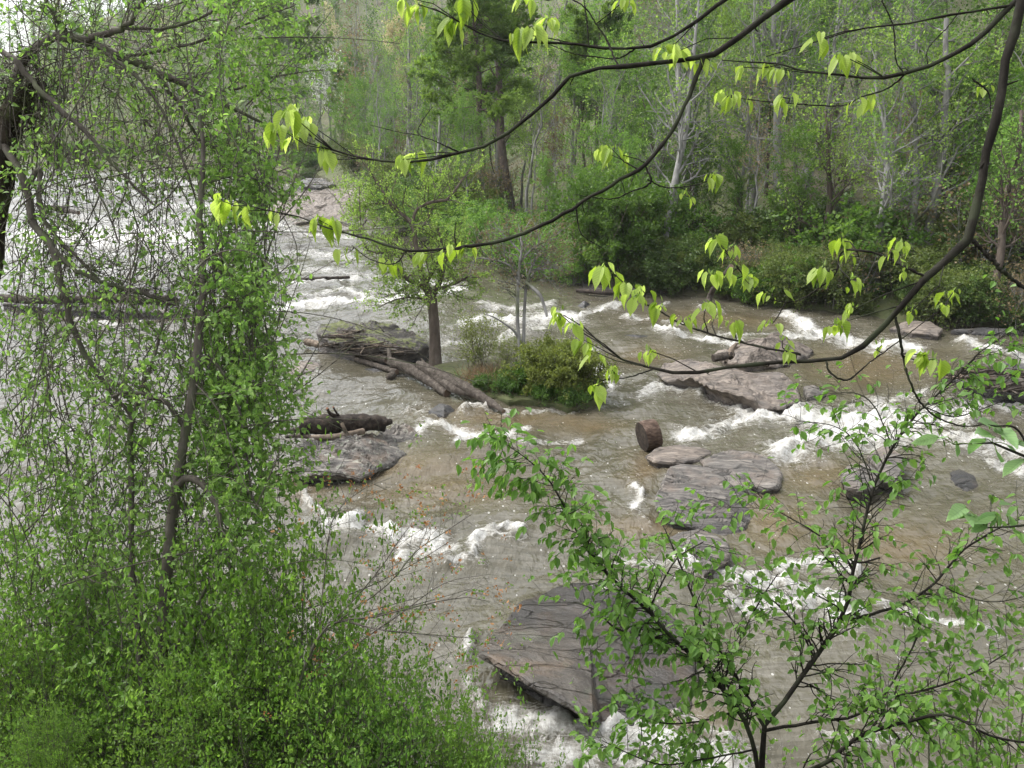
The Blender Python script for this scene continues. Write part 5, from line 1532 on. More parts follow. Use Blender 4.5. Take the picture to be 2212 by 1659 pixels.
def overhang():
    rng = np.random.default_rng(33)
    z5 = lambda pts: [Z5(a, b) + (r, o) for a, b, r, o in pts]
    TRK = np.array((2.7, 1.7, 0.0))
    base = np.array((2.7, 1.7, float(TERR(2.7, 1.7)) - .1))
    cur = [
        # main limb down the right side, sweeping left
        ([(2216, -60, 22, 0), (2200, 40, 21, 0), (2178, 110, 20, 0), (2165, 190, 19, 0), (2148, 270, 18, 0), (2128, 350, 17, 0), (2112, 430, 16, 0), (2092, 508, 16, 0), (2050, 560, 14.5, 0), (1995, 605, 13.5, 0), (1958, 645, 12.5, 0), (1930, 685, 12, 0),
          (1885, 735, 10.5, .05), (1835, 765, 9.5, .1), (1770, 780, 9, .1), (1700, 785, 8, .15), (1620, 788, 7.5, .15), (1560, 795, 7, .2), (1505, 806, 6.5, .2), (1440, 802, 5.5, .25), (1380, 788, 5, .3), (1330, 770, 4, .3), (1290, 735, 3.2, .3), (1255, 700, 2.6, .35), (1217, 680, 1.6, .35)], 2.7),
        # upper limb from the top
        ([(1760, -40, 14, 0), (1700, 2, 13, 0), (1640, 46, 12.5, 0), (1580, 92, 12, 0), (1520, 122, 11.5, 0), (1440, 130, 9, 0), (1375, 139, 8.5, 0), (1290, 148, 8, .05), (1230, 166, 8, .05), (1195, 205, 7.5, .1), (1120, 270, 7, .1), (1055, 312, 6.5, .1),
          (980, 332, 5.5, .15), (905, 348, 5, .15), (850, 350, 4.5, .2), (790, 343, 4, .2), (735, 330, 3.5, .25), (690, 305, 3, .25), (650, 280, 2.2, .25), (625, 255, 1.4, .25)], 3.1),
        ([(1520, 122, 10, 0), (1502, 175, 9, 0), (1480, 225, 8.5, 0), (1440, 300, 8.5, 0), (1390, 358, 8.5, 0), (1350, 382, 8.5, 0), (1280, 424, 8, .05), (1180, 482, 7.5, .05), (1100, 515, 7, .1), (1020, 531, 6.5, .1), (950, 540, 6, .15), (880, 541, 5.5, .15), (790, 515, 4, .2),
          (700, 490, 3.5, .2), (650, 470, 3, .25), (560, 450, 2.2, .25), (510, 435, 1.5, .3)], 3.1),
        ([(1640, -60, 9, 0), (1565, 0, 8, 0), (1500, 50, 7, 0), (1430, 90, 6, 0), (1370, 103, 5.5, 0), (1330, 105, 5.5, 0), (1250, 95, 5, .05), (1150, 90, 4.5, .05), (1080, 85, 4, .1), (1030, 68, 3.5, .1), (960, 30, 2.6, .15), (900, 8, 1.6, .15)], 3.3),
        ([(2230, -40, 12, 0), (2185, 10, 11, 0), (2140, 60, 10.5, 0), (2080, 105, 10, 0), (2000, 145, 8.5, 0), (1910, 166, 6.5, .05), (1850, 166, 5, .1), (1790, 160, 4.4, .1), (1740, 155, 4, .15), (1690, 140, 3.4, .15), (1640, 135, 3, .2), (1560, 130, 2, .2)], 2.9),
        ([(2215, 5, 6, 0), (2130, 20, 5, 0), (2050, 32, 4.5, 0), (1970, 50, 4, .05), (1860, 62, 3.4, .1), (1770, 88, 2.8, .15), (1655, 122, 1.6, .2)], 2.9),
        ([(1955, 160, 4, .05), (1920, 190, 3.6, .1), (1860, 210, 3, .1), (1820, 228, 2.8, .15), (1740, 226, 2.4, .2), (1660, 220, 2, .2), (1565, 208, 1.4, .25)], 2.9),
        ([(1370, 140, 4, 0), (1335, 138, 4, .05), (1312, 88, 3.6, .1), (1290, 55, 3, .1), (1262, 15, 3, .1), (1220, -10, 2.6, .15)], 3.1),
        ([(1372, 104, 3.6, 0), (1338, 125, 3, 0), (1280, 122, 2.6, .05), (1230, 113, 2, .1), (1170, 88, 1.2, .1)], 3.3),
        ([(1272, 96, 3, 0), (1268, 50, 2.8, 0), (1262, 0, 2.4, 0), (1258, -30, 2, 0)], 3.3),
        ([(1955, 160, 2.6, 0), (1935, 130, 2.6, 0), (1930, 60, 3, 0), (1905, 0, 2.4, 0)], 2.9),
        ([(2005, 145, 2.6, 0), (2005, 105, 2.4, 0), (2050, 55, 2.2, 0), (2075, 20, 2, 0)], 2.9),
        # sub-branches of the sweeping limb
        (z5([(2330, 1270, 5, .1), (2212, 1242, 4.6, .1), (1960, 1200, 4.4, .12), (1700, 1130, 4.2, .15), (1480, 1080, 4, .15), (1230, 990, 3.6, .2), (1100, 940, 3.4, .2), (920, 830, 3, .25), (770, 750, 2.8, .25), (620, 590, 2.2, .3), (500, 480, 1.8, .3), (420, 400, 1.2, .3)]), 2.7),
        ([(2092, 508, 9, 0), (2110, 530, 8.5, 0), (2140, 560, 8, 0), (2170, 590, 8, 0), (2225, 630, 7.5, 0)], 2.7),
        ([(1935, 685, 6, 0), (1944, 730, 5.5, 0), (1952, 780, 5, .05), (1968, 830, 4.6, .05), (1990, 872, 4, .1), (2030, 905, 3.6, .1), (2080, 920, 3, .1), (2120, 918, 2, .1)], 2.7),
        ([(2000, 600, 6, 0), (1960, 578, 5.5, 0), (1905, 552, 5, .05), (1860, 541, 4.6, .05), (1818, 545, 4, .1), (1806, 590, 3.2, .1), (1770, 622, 3, .15), (1725, 648, 2.4, .2), (1680, 650, 2, .2), (1620, 615, 1.6, .25), (1590, 570, 1.4, .25), (1560, 530, 1, .25)], 2.7),
        ([(1785, 780, 4, .1), (1790, 800, 4, .1), (1812, 818, 4, .1), (1838, 818, 3.6, .1), (1870, 790, 3, .12), (1930, 745, 2.6, .15), (1990, 700, 2, .2), (2050, 655, 1.4, .25)], 2.7),
        ([(1410, 798, 3, .3), (1355, 815, 2.6, .3), (1300, 822, 2, .35), (1285, 838, 1.2, .35)], 2.7),
        ([(1280, 426, 4, .05), (1395, 360, 4, 0), (1405, 395, 4, 0), (1360, 415, 3, .05), (1320, 430, 2.4, .1), (1240, 420, 1.2, .1)][1:], 3.1),
        ([(1398, 388, 3, 0), (1440, 405, 2.4, 0), (1500, 400, 2, .05), (1545, 385, 1.2, .1)], 3.1),
        ([(1245, 440, 3.2, .05), (1248, 480, 2.8, .05), (1260, 510, 2.2, .05), (1300, 535, 1.6, .1)], 3.1),
        ([(1058, 312, 3.2, .1), (1060, 345, 2.6, .1), (1068, 375, 1.6, .1)], 3.1),
        ([(990, 328, 3.2, .1), (940, 305, 2.6, .1), (905, 290, 2.2, .15), (910, 265, 2, .15), (935, 230, 1.2, .15)], 3.1),
        ([(905, 292, 2, .15), (860, 285, 1.6, .2), (800, 270, 1, .2)], 3.1),
        ([(985, 532, 2.4, .15), (982, 505, 2.2, .15), (985, 480, 1.4, .15)], 3.1),
        ([(880, 541, 3, .15), (850, 570, 2.4, .15), (800, 560, 2, .2), (760, 530, 1.4, .2)], 3.1),
        ([(2005, 145, 4, 0), (2060, 135, 2, 0), (2100, 170, 4, 0), (2135, 200, 3, 0), (2140, 240, 2, 0)][2:], 2.9),
    ]
    # carry the limbs back to the trunk that stands just outside the picture
    att = {0: 8.6, 1: 9.3, 3: 9.6, 4: 8.9, 5: 8.8}
    Ps, Rs = [], []
    for k, (c, dep) in enumerate(cur):
        q = [np.concatenate([at_depth(p[0], p[1], dep + p[3]), [p[2] / FPX * (dep + p[3])]]) for p in c]
        if k in att:
            top = np.array((TRK[0], TRK[1], att[k], q[0][3] * 1.35))
            dr = q[0] - q[1]; dr = dr / np.linalg.norm(dr[:3])
            e1 = q[0] + dr * .25; e2 = e1 + dr * .3 + (top - e1) * .2; e1[3] = e2[3] = q[0][3]
            q = [top, (top + e2) / 2, e2, e1] + q
        q = resample(np.array(q), 56)
        Ps.append(q[:, :3]); Rs.append(q[:, 3])
    P, Rr = np.array(Ps), np.array(Rs) * .54
    # knobbly growth: small kinks every few centimetres
    kn = rng.normal(size=P.shape) * Rr[..., None] * .34
    kn[:, 0] = 0
    P = P + kn
    Rr = Rr * (1 + .15 * rng.normal(size=Rr.shape).clip(-.8, 2.2))
    t = thing('overhanging_tree', base, 'dark-limbed tree overhanging from the right, hung with clusters of yellow-green heart-shaped leaves', 'tree')
    k = np.linspace(0, 1, 14)
    tp = np.stack([TRK[0] + .1 * np.sin(k * 3), TRK[1] + .08 * np.cos(k * 4), base[2] - .2 + k * (10.8 - base[2])], -1)[None]
    V, F = tubes(tp, (.17 - .09 * k)[None], 16)
    add('trunk', mesh_np('trunk', V - base, [F], [BK_TWIG]), t)
    OWN = []
    for j in range(len(P)):
        V, F = tubes(P[j:j + 1], Rr[j:j + 1], 9)
        OWN.append(add('branch', mesh_np('branch', V - base, [F], [BK_TWIG]), t))
    # knots, spur twigs
    main = [0, 1, 2, 3, 4]
    sp = grow(rng, P[main], Rr[main], 9, (.2, .95), .05, 65, 0, 4, .3, .35, .4)
    V, F = tubes(sp[0], np.clip(sp[1], .0008, .003), 4)
    add('spur_twigs', mesh_np('spur_twigs', V - base, [F], [BK_TWIG]), t, kind='stuff')
    # clusters of hanging leaves: (px, py, leaves, leaf length px)
    CL = [(622, 240, 3, 62), (660, 262, 4, 58), (645, 235, 2, 50), (600, 275, 4, 58), (630, 290, 3, 40), (700, 325, 4, 46), (712, 345, 2, 42), (893, 335, 5, 50), (868, 345, 3, 40), (478, 432, 3, 62), (500, 440, 2, 50), (538, 455, 3, 44), (600, 462, 2, 36),
          (688, 475, 5, 60), (722, 480, 3, 56), (745, 540, 3, 42), (828, 560, 4, 44), (850, 570, 2, 36), (915, 548, 3, 40), (970, 540, 3, 38), (1010, 535, 4, 40), (875, -5, 3, 46), (905, 12, 4, 46), (985, 45, 5, 55), (1000, 5, 3, 60), (1022, 0, 2, 55),
          (1118, 72, 4, 55), (1150, 60, 4, 55), (1185, 40, 4, 55), (1130, -8, 3, 46), (1155, -5, 2, 40), (1350, 0, 4, 36), (1432, 105, 4, 50), (1462, 112, 4, 46), (1500, 130, 3, 38), (1528, 140, 2, 34), (1605, 145, 3, 38), (1650, 140, 4, 44), (1690, 150, 3, 40),
          (1768, 85, 4, 42), (1815, 118, 4, 46), (1835, 122, 3, 42), (1558, 205, 4, 44), (1580, 208, 3, 42), (1618, 215, 2, 30), (1690, 210, 4, 46), (1850, 215, 2, 36), (1872, 212, 4, 42), (1300, 325, 3, 44), (1322, 322, 4, 46), (1345, 335, 2, 36), (1540, 378, 4, 36), (1478, 420, 3, 28),
          (1550, 515, 4, 46), (1572, 540, 4, 40), (1590, 570, 3, 36), (1540, 592, 4, 42), (1570, 600, 2, 32), (1618, 600, 4, 40), (1668, 632, 3, 34), (1778, 578, 4, 46), (1838, 605, 3, 34), (1818, 520, 4, 42), (1832, 555, 2, 34), (1945, 525, 3, 40), (1925, 545, 2, 32), (1955, 575, 2, 26),
          (1300, 580, 4, 52), (1322, 592, 3, 50), (1352, 615, 4, 46), (1388, 628, 3, 42), (1372, 640, 3, 38), (1428, 660, 4, 40), (1470, 690, 4, 36), (1525, 660, 4, 42), (1545, 685, 2, 30), (1580, 700, 3, 36), (1210, 678, 4, 44), (1240, 700, 4, 40), (1262, 735, 4, 40), (1290, 762, 3, 40),
          (1405, 758, 4, 34), (1322, 800, 3, 38), (1288, 836, 3, 42), (1808, 700, 5, 44), (1668, 700, 3, 30), (1842, 668, 3, 36), (1965, 675, 2, 28), (2058, 632, 4, 36), (2030, 660, 3, 30), (1998, 768, 4, 46), (2020, 775, 3, 44), (1690, 735, 2, 30), (2132, 185, 3, 36), (1700, 760, 3, 34), (1905, 745, 2, 26)]
    ppx, ppy, pdep = project(P)
    O, D, N, S, tw = [], [], [], [], []
    for cx, cy, nl, ln in CL:
        dd = np.hypot(ppx - cx, ppy - cy)
        j, i = np.unravel_index(np.argmin(dd), dd.shape)
        dep = pdep[j, i] + rng.normal() * .05
        node = at_depth(cx, cy, dep)
        a = P[j, max(0, i - 2)]
        mid = (a + node) / 2 + rng.normal(size=3) * .01
        tw.append(np.stack([a, mid, node]))
        for q in range(nl + (nl + 1) // 2):
            th = rng.uniform(0, 2 * np.pi)
            out = np.array((math.cos(th), math.sin(th), 0))
            o = node + out * .012 + rng.normal(size=3) * .008
            O.append(o)
            D.append(out * rng.uniform(.15, 1.1) + np.array((0, 0, -1.0)))
            N.append(out + np.array((0, -.3, .35)) + rng.normal(size=3) * .25)
            S.append(ln / FPX * dep * (rng.uniform(.7, 1.05) if q < nl else rng.uniform(.35, .6)))
    tw = np.array(tw)
    V, F = tubes(tw, np.tile([.0021, .0017, .0013], (len(tw), 1)), 5)
    add('leaf_twigs', mesh_np('leaf_twigs', V - base, [F], [BK_TWIG]), t, kind='stuff')
    O, D, N, S = map(np.array, (O, D, N, S))
    split_leaves(t, base, O, D, N, S, M_HEART, LF_TULIPM, LEAF_MID, rng, 300, curves=P, owners=OWN)
    # pale bud scales standing over each cluster
    nb = np.array([at_depth(cx + rng.normal() * 3, cy - 3, 1) for cx, cy, _, _ in CL])
    bo, bd = [], []
    for k2 in range(len(tw)):
        for q in range(3):
            bo.append(tw[k2, 2] + rng.normal(size=3) * .006); bd.append(np.array((0, 0, 1.0)) + rng.normal(size=3) * .4)
    bo, bd = np.array(bo), np.array(bd)
    V, F, idx = leaves(bo, bd, rng.normal(size=bo.shape), .02 * rng.uniform(.6, 1.2, len(bo)), LEAF_LONG)
    add('bud_scales', mesh_np('bud_scales', V - base, [F], [LF_LIME], rnd=rng.random(len(bo))[idx]), t, kind='stuff')


overhang()


# ---------------------------------------------------------------- sapling, lower right
def sapling():
    rng = np.random.default_rng(51)
    dep = 4.6
    cur = [
        [(1655, 2150, 15, -.6), (1648, 1900, 14, -.3), (1643, 1700, 13, 0), (1645, 1620, 12, 0), (1652, 1570, 11, 0), (1690, 1525, 10, 0), (1760, 1420, 9.5, .05), (1805, 1360, 9, .1), (1835, 1290, 8, .1), (1850, 1200, 7, .1), (1880, 1080, 6, .15), (1910, 1000, 5.5, .15), (1950, 930, 5, .2), (1995, 878, 4, .2), (2060, 822, 3.4, .25), (2110, 765, 3, .25), (2212, 700, 2, .3)],
        [(1643, 1700, 9, 0), (1625, 1600, 9, -.05), (1595, 1535, 8.5, -.05), (1520, 1440, 8, -.1), (1455, 1382, 7.5, -.1), (1400, 1320, 6.5, -.1), (1330, 1258, 6, -.15), (1270, 1190, 5, -.15), (1232, 1120, 4, -.2), (1185, 1035, 3, -.2), (1110, 970, 2, -.2), (1062, 945, 1.2, -.2)],
        [(1652, 1572, 7, 0), (1612, 1500, 6, .05), (1572, 1430, 5.4, .1), (1520, 1350, 4.6, .1), (1490, 1270, 4, .15), (1452, 1180, 3, .15), (1430, 1130, 2, .2)],
        [(1650, 1578, 7, 0), (1760, 1560, 6, -.1), (1850, 1545, 5.5, -.1), (1905, 1510, 5, -.15), (2000, 1490, 4, -.2), (2100, 1455, 3, -.2), (2190, 1400, 2, -.25)],
        [(1645, 1690, 9, 0), (1770, 1655, 8.5, -.2), (1860, 1590, 8, -.3), (1950, 1562, 7, -.3), (2050, 1545, 6, -.35), (2140, 1590, 5, -.35), (2260, 1610, 4, -.4)],
        [(1850, 1335, 6, .1), (1900, 1322, 6, .05), (1960, 1300, 5.5, 0), (2020, 1258, 5, 0), (2065, 1205, 4.6, 0), (2100, 1175, 4, -.05), (2160, 1140, 3, -.1), (2230, 1110, 2, -.1)],
        [(1900, 1205, 4, .1), (1850, 1215, 3.6, .1), (1800, 1180, 3.2, .15), (1760, 1150, 3, .15), (1700, 1115, 2.4, .2), (1660, 1100, 1.6, .2), (1560, 1095, 1, .2)],
        [(1455, 1382, 5, -.1), (1340, 1362, 4, -.05), (1290, 1320, 3, 0), (1240, 1300, 2, .05)],
        [(1400, 1320, 4, -.1), (1440, 1240, 3.4, -.1), (1470, 1200, 3, -.1), (1520, 1170, 2, -.1)],
        [(1560, 1480, 4, 0), (1600, 1380, 3.4, .05), (1640, 1300, 3, .1), (1680, 1240, 2, .1)],
        [(1760, 1420, 4, .05), (1720, 1350, 3.4, .1), (1660, 1290, 3, .15), (1600, 1260, 2, .2)],
        [(1905, 1510, 4, -.1), (1960, 1420, 3.4, -.1), (1985, 1350, 3, -.1), (1960, 1290, 2, -.1)],
        [(1930, 970, 3, .15), (1890, 880, 2.6, .2), (1850, 850, 2, .2), (1790, 850, 1.4, .25)],
        [(1890, 1060, 3, .15), (1850, 960, 2.4, .2), (1800, 920, 2, .2), (1720, 910, 1.4, .25)],
        [(1995, 878, 3, .2), (2060, 900, 2.6, .2), (2130, 880, 2, .25), (2200, 850, 1.4, .25)],
        [(2020, 1258, 3, 0), (2090, 1290, 2.4, -.05), (2150, 1300, 2, -.1), (2210, 1290, 1.4, -.1)],
        [(1595, 1535, 4, -.05), (1500, 1560, 3.4, -.1), (1420, 1560, 2.6, -.15), (1330, 1530, 1.6, -.2)],
        [(1625, 1620, 4, 0), (1520, 1640, 3.4, -.15), (1420, 1650, 2.6, -.2), (1300, 1600, 1.6, -.2)],
    ]
    P, Rr = traced_curves(cur, dep, K=26)
    Rr = Rr * .55
    P = P + rng.normal(size=P.shape) * Rr[..., None] * .2
    base = P[0, 0].copy(); base[2] = float(TERR(base[0], base[1]))
    P[0, 0] = base - np.array((0, 0, .1))
    t = thing('sapling', base, 'dark-stemmed sapling with drooping pointed green leaves at lower right', 'sapling')
    OWN = []
    for j in range(len(P)):
        V, F = tubes(P[j:j + 1], Rr[j:j + 1], 8)
        OWN.append(add('stem' if j < 2 else 'branch', mesh_np('stem', V - base, [F], [BK_TWIG]), t))
    A = P[:, 8:] if False else P
    ln = np.linalg.norm(np.diff(P, axis=1), axis=2).sum(1)
    L2s, R2s = [], []
    for j in range(len(P)):
        nc = max(8, int(ln[j] * (60 if j == 1 else 31)))
        t0 = .38 if j == 0 else .14
        a = grow(rng, P[j:j + 1], Rr[j:j + 1], nc, (t0, 1), .16 if j == 1 else .22, 55, .02, 7, .14, .5, .35, down=.015)
        L2s.append(a[0]); R2s.append(np.clip(a[1], .0012, .004))
    L2 = (np.concatenate(L2s), np.concatenate(R2s))
    L3 = grow(rng, L2[0], L2[1], 2, (.2, .8), .16, 45, 0, 7, .15, .7, .5, down=.02)
    V1, F1 = tubes(L2[0], L2[1], 4); V2, F2 = tubes(L3[0], L3[1], 4)
    add('twigs', mesh_np('twigs', np.concatenate([V1, V2]) - base, [np.concatenate([F1, F2 + len(V1)])], [BK_TWIG]), t, kind='stuff')
    O, T = [], []
    for L, n in ((L2, 5), (L3, 4)):
        o, tt = along(rng, L[0], n, .25, 1.0)
        O.append(o); T.append(tt)
    tip = np.concatenate([L2[0][:, -1], L3[0][:, -1]]); tt = norm(np.concatenate([L2[0][:, -1] - L2[0][:, -2], L3[0][:, -1] - L3[0][:, -2]]))
    O.append(tip); T.append(tt)
    O, T = np.concatenate(O), np.concatenate(T)
    px, py, _ = project(O)
    # the sapling stays clear of the open water at upper right, thick near its stems
    keepp = np.where((px > 1560) & (py < 1120), .28, np.where((px > 1560) & (py < 1500), .42, .7))
    keepp = np.where((px > 1440) & (px < 1820) & (py > 1040) & (py < 1340), .4, keepp)
    m = rng.random(len(O)) < keepp
    O, T = O[m], T[m]
    side = norm(np.cross(T, np.array((0, 0, 1.0)) + rng.normal(size=T.shape) * .2)) * np.where(rng.random(len(O)) < .5, 1, -1)[:, None]
    D = T * .45 + side * .65 + np.array((0, 0, -.55)) + rng.normal(size=T.shape) * .25
    N = np.array((0, -.15, 1.0)) + rng.normal(size=T.shape) * .35
    S = .049 * rng.uniform(.6, 1.25, len(O))
    split_leaves(t, base, O, D, N, S, M_OVATE, LF_SAPM, LEAF_MID, rng, 300, curves=P, owners=OWN)


sapling()


# ---------------------------------------------------------------- close spray of pale oval leaves, right edge
def oval_spray():
    rng = np.random.default_rng(61)
    dep = 2.3
    Za = lambda x, y: ((1872 + x / 2.765) * .97359, (500 + y / 2.765) * .97359)
    Zb = lambda x, y: ((1900 + x / 5.946) * .97359, (1050 + y / 5.946) * .97359)
    cur = [[(2420, 2750, 9, 0), (2400, 2300, 8, 0), (2360, 1800, 7, 0), (2310, 1400, 6, 0), (2270, 1150, 5, 0), (2240, 1020, 4, 0), (2190, 968, 3, 0), (2120, 955, 2.4, 0), (2060, 960, 1.6, 0)],
           [(2270, 1150, 4, 0), (2230, 1135, 3, 0), (2180, 1138, 2.4, 0), (2130, 1140, 1.4, 0)],
           [(2240, 1020, 3, 0), (2200, 930, 2.4, 0), (2150, 920, 1.6, 0), (2110, 915, 1, 0)]]
    P, Rr = traced_curves(cur, dep, K=24)
    base = P[0, 0].copy(); base[2] = float(TERR(base[0], base[1])); P[0, 0] = base
    t = thing('oval_leaf_sapling', base, 'close spray of pale bluish-green oval leaves at the right edge', 'sapling')
    for j in range(len(P)):
        V, F = tubes(P[j:j + 1], Rr[j:j + 1], 8)
        add('stem', mesh_np('stem', V - base, [F], [BK_TWIG]), t)
    LVS = [(Za(575, 1300), Za(408, 1338)), (Za(690, 1325), Za(716, 1436)), (Za(640, 1300), Za(560, 1295)), (Za(965, 1242), Za(822, 1165)), (Za(905, 1290), Za(826, 1236)), (Za(790, 1345), Za(905, 1295)), (Za(930, 1250), Za(1095, 1295)),
           (Za(1000, 1345), Za(1080, 1400)), (Za(1106, 1440), Za(948, 1492)), (Za(940, 1390), Za(990, 1448)), (Za(860, 1310), Za(745, 1370)), (Za(1060, 1340), Za(1150, 1330)), (Za(1020, 1300), Za(1000, 1200)),
           (Zb(1835, 540), Zb(1545, 650)), (Zb(1720, 650), Zb(1505, 770)), (Zb(1580, 560), Zb(1230, 522)), (Zb(1840, 600), Zb(1770, 730)), (Zb(1860, 560), Zb(1925, 750)), (Zb(2120, 440), Zb(1960, 525)), (Zb(1440, 450), Zb(1270, 490)), (Zb(1900, 420), Zb(2100, 330)), (Zb(1990, 560), Zb(2180, 640)), (Zb(1640, 600), Zb(1560, 500))]
    O, D, N, S = [], [], [], []
    cp = P.reshape(-1, 3); cx, cy, _ = project(cp)
    pet = []
    for a, b in LVS:
        o = at_depth(a[0], a[1], dep + rng.normal() * .04); e = at_depth(b[0], b[1], dep + rng.normal() * .07)
        O.append(o); D.append(e - o); S.append(np.linalg.norm(e - o) * .8); N.append(np.array((0, -.35, 1.0)) + rng.normal(size=3) * .3)
        i = int(np.argmin(np.hypot(cx - a[0], cy - a[1])))
        pet.append(np.stack([cp[i], (cp[i] + o) / 2 + np.array((0, 0, .004)), o]))
    leaf_objects(t, base, np.array(O), np.array(D), np.array(N), np.array(S), M_OVAL, rng)
    V, F = tubes(np.array(pet), np.full((len(pet), 3), .0011), 5)
    add('petioles', mesh_np('petioles', V - base, [F], [LF_LIME]), t, kind='stuff')


oval_spray()


# ---------------------------------------------------------------- vine-hung thicket, left
def thicket():
    rng = np.random.default_rng(71)
    dep = 9.6
    # --- the arching tree at the left edge
    limbs = [
        [(-150, 1500, 30, -1), (-110, 1150, 30, -.6), (-55, 800, 29, -.2), (-14, 500, 28, 0), (4, 350, 27, 0), (25, 250, 24, 0), (58, 205, 19, 0), (100, 190, 9, .1)],
        [(22, 260, 14, 0), (34, 180, 12, 0), (50, 130, 10.5, 0), (80, 98, 10.5, 0), (112, 84, 10, 0), (142, 76, 9.5, 0), (200, 95, 8.5, 0), (255, 122, 8, .05), (330, 150, 7.5, .1), (400, 184, 6, .15), (480, 222, 4.5, .2), (560, 262, 3, .25), (612, 300, 1.6, .3)],
        [(120, 82, 8, 0), (180, 84, 7, -.1), (225, 74, 7, -.2), (268, 58, 6.5, -.3), (300, 20, 6, -.4), (335, -40, 5, -.5)],
        [(-40, 80, 7, -.4), (0, 108, 7, -.4), (35, 130, 6.5, -.4), (62, 168, 6.5, -.4), (130, 236, 6, -.4), (182, 282, 5, -.4), (250, 362, 4, -.4), (330, 440, 2.6, -.4)],
        [(150, 80, 5, 0), (128, 50, 5, -.1), (100, 0, 4.4, -.2), (80, -40, 4, -.2)],
        [(10, 300, 9, 0), (22, 332, 8.5, -.1), (53, 392, 8.5, -.2), (71, 477, 8, -.2), (111, 532, 8, -.3), (128, 590, 7.5, -.3), (146, 665, 7, -.3), (166, 735, 6.5, -.3), (205, 800, 6, -.3), (250, 860, 5, -.3), (285, 905, 4, -.3)],
        [(60, 400, 6, -.2), (87, 370, 6, -.2), (85, 440, 5.4, -.2), (112, 500, 4.6, -.2), (172, 562, 3.6, -.2), (214, 605, 2.6, -.2)],
        [(112, 535, 5.4, -.3), (172, 588, 5, -.3), (250, 618, 4.6, -.2), (330, 640, 4.2, -.1), (395, 652, 3, 0)],
        [(330, 150, 5, .1), (390, 230, 4, .2), (430, 300, 3.2, .3), (500, 340, 2.4, .4), (560, 400, 1.4, .5)],
        [(200, 95, 4, 0), (300, 170, 3.4, -.2), (360, 260, 3, -.3), (420, 420, 2.4, -.3), (440, 560, 1.6, -.3)],
        [(270, 60, 4, -.3), (370, 60, 3.4, -.3), (450, 30, 2.8, -.2), (540, -10, 2, -.2)],
        [(255, 122, 4, .05), (340, 110, 3.4, .2), (430, 90, 2.8, .3), (560, 40, 2, .4), (640, 10, 1.2, .5)],
        [(440, 200, 3, .2), (520, 190, 2.4, .3), (600, 165, 1.8, .5), (700, 150, 1, .7)],
    ]
    P, Rr = traced_curves(limbs, dep, K=26)
    base = P[0, 0].copy(); base[2] = float(TERR(base[0], base[1])); P[0, 0] = base - np.array((0, 0, .2))
    P[1:] += rng.normal(size=P[1:].shape) * Rr[1:, :, None] * .3
    t1 = thing('arching_tree', base, 'shaggy old tree at the left edge whose bare arching limb trails a curtain of vines', 'tree')
    V, F = tubes(P[:1], Rr[:1], 14)
    V = V + norm(rng.normal(size=V.shape)) * .03
    add('trunk', mesh_np('trunk', V - base, [F], [BK_SHAG]), t1)
    for j in range(1, len(P)):
        V, F = tubes(P[j:j + 1], Rr[j:j + 1] * (1 + .1 * rng.normal(size=(1, 26)).clip(-1, 1)), 8)
        add('limb', mesh_np('limb', V - base, [F], [BK_VINE]), t1)
    # shaggy litter caught on the trunk
    o = np.array([at_depth(rng.normal(45, 30), rng.normal(225, 55), dep + rng.normal() * .12) for _ in range(900)])
    d = norm(rng.normal(size=o.shape) + np.array((.4, 0, -.3)))
    tp = np.stack([o, o + d * .07, o + d * .15 + np.array((0, 0, -.02))], 1)
    V, F = tubes(tp, np.tile([.004, .003, .0015], (len(tp), 1)), 3)
    add('caught_litter', mesh_np('caught_litter', V - base, [F], [BK_SHAG]), t1, kind='stuff')

    # hanging vines
    def hang(n, xr, yr, lr, dz=.9, drift=60, rpx=(1.0, 2.2)):
        out = []
        for _ in range(n):
            x = rng.uniform(*xr); y = rng.uniform(*yr) if not callable(yr) else yr(x)
            L = rng.uniform(*lr); dd = rng.normal() * dz * .5
            k = np.linspace(0, 1, 8)
            ph = rng.uniform(0, 6.3)
            xs = x + np.cumsum(rng.normal(size=8) * 9) + drift * rng.normal() * k + 14 * np.sin(k * rng.uniform(3, 9) + ph)
            r = rng.uniform(*rpx)
            out.append([(xs[q], y + L * k[q], r * (1 - .5 * k[q]), dd) for q in range(8)])
        return out
    arch = lambda x: np.interp(x, [0, 50, 110, 200, 330, 480, 600], [250, 130, 85, 95, 150, 222, 300]) + rng.uniform(-20, 40)
    vn = hang(75, (30, 590), arch, (250, 800)) + hang(60, (420, 560), (480, 700), (300, 600), .5, 25, (1.2, 2.6)) + hang(40, (0, 420), (350, 800), (250, 600), 1.2, 130) + hang(60, (-30, 420), (820, 1150), (250, 600), 1.2, 150)
    # scrambling stems going up and sideways
    for _ in range(260):
        x, y = rng.uniform(-40, 560), rng.uniform(-20, 1480)
        a = rng.uniform(-2.6, .1); L = rng.uniform(150, 520)
        k = np.linspace(0, 1, 8); bend = rng.normal() * .9
        dd = rng.normal() * .6
        xs = x + L * np.cumsum(np.cos(a + bend * k)) / 8; ys = y + L * np.cumsum(np.sin(a + bend * k)) / 8
        r = rng.uniform(1, 3)
        vn.append([(xs[q], ys[q], r * (1 - .6 * k[q]), dd) for q in range(8)])
    VP, VR = traced_curves(vn, dep, K=14)
    VR *= .72
    V, F = tubes(VP, np.maximum(VR, .0018), 5)
    add('hanging_vines', mesh_np('hanging_vines', V - base, [F], [BK_VINE]), t1, kind='stuff')
    A = (np.concatenate([VP[:, ::1], P[1:, ::2]]), np.concatenate([VR, Rr[1:, ::2]])) if VP.shape[1] == 13 else (VP, VR)
    L2 = grow(rng, VP, VR, 6, (.05, 1), .42, 50, 0, 6, .22, .7, .4, down=.01)
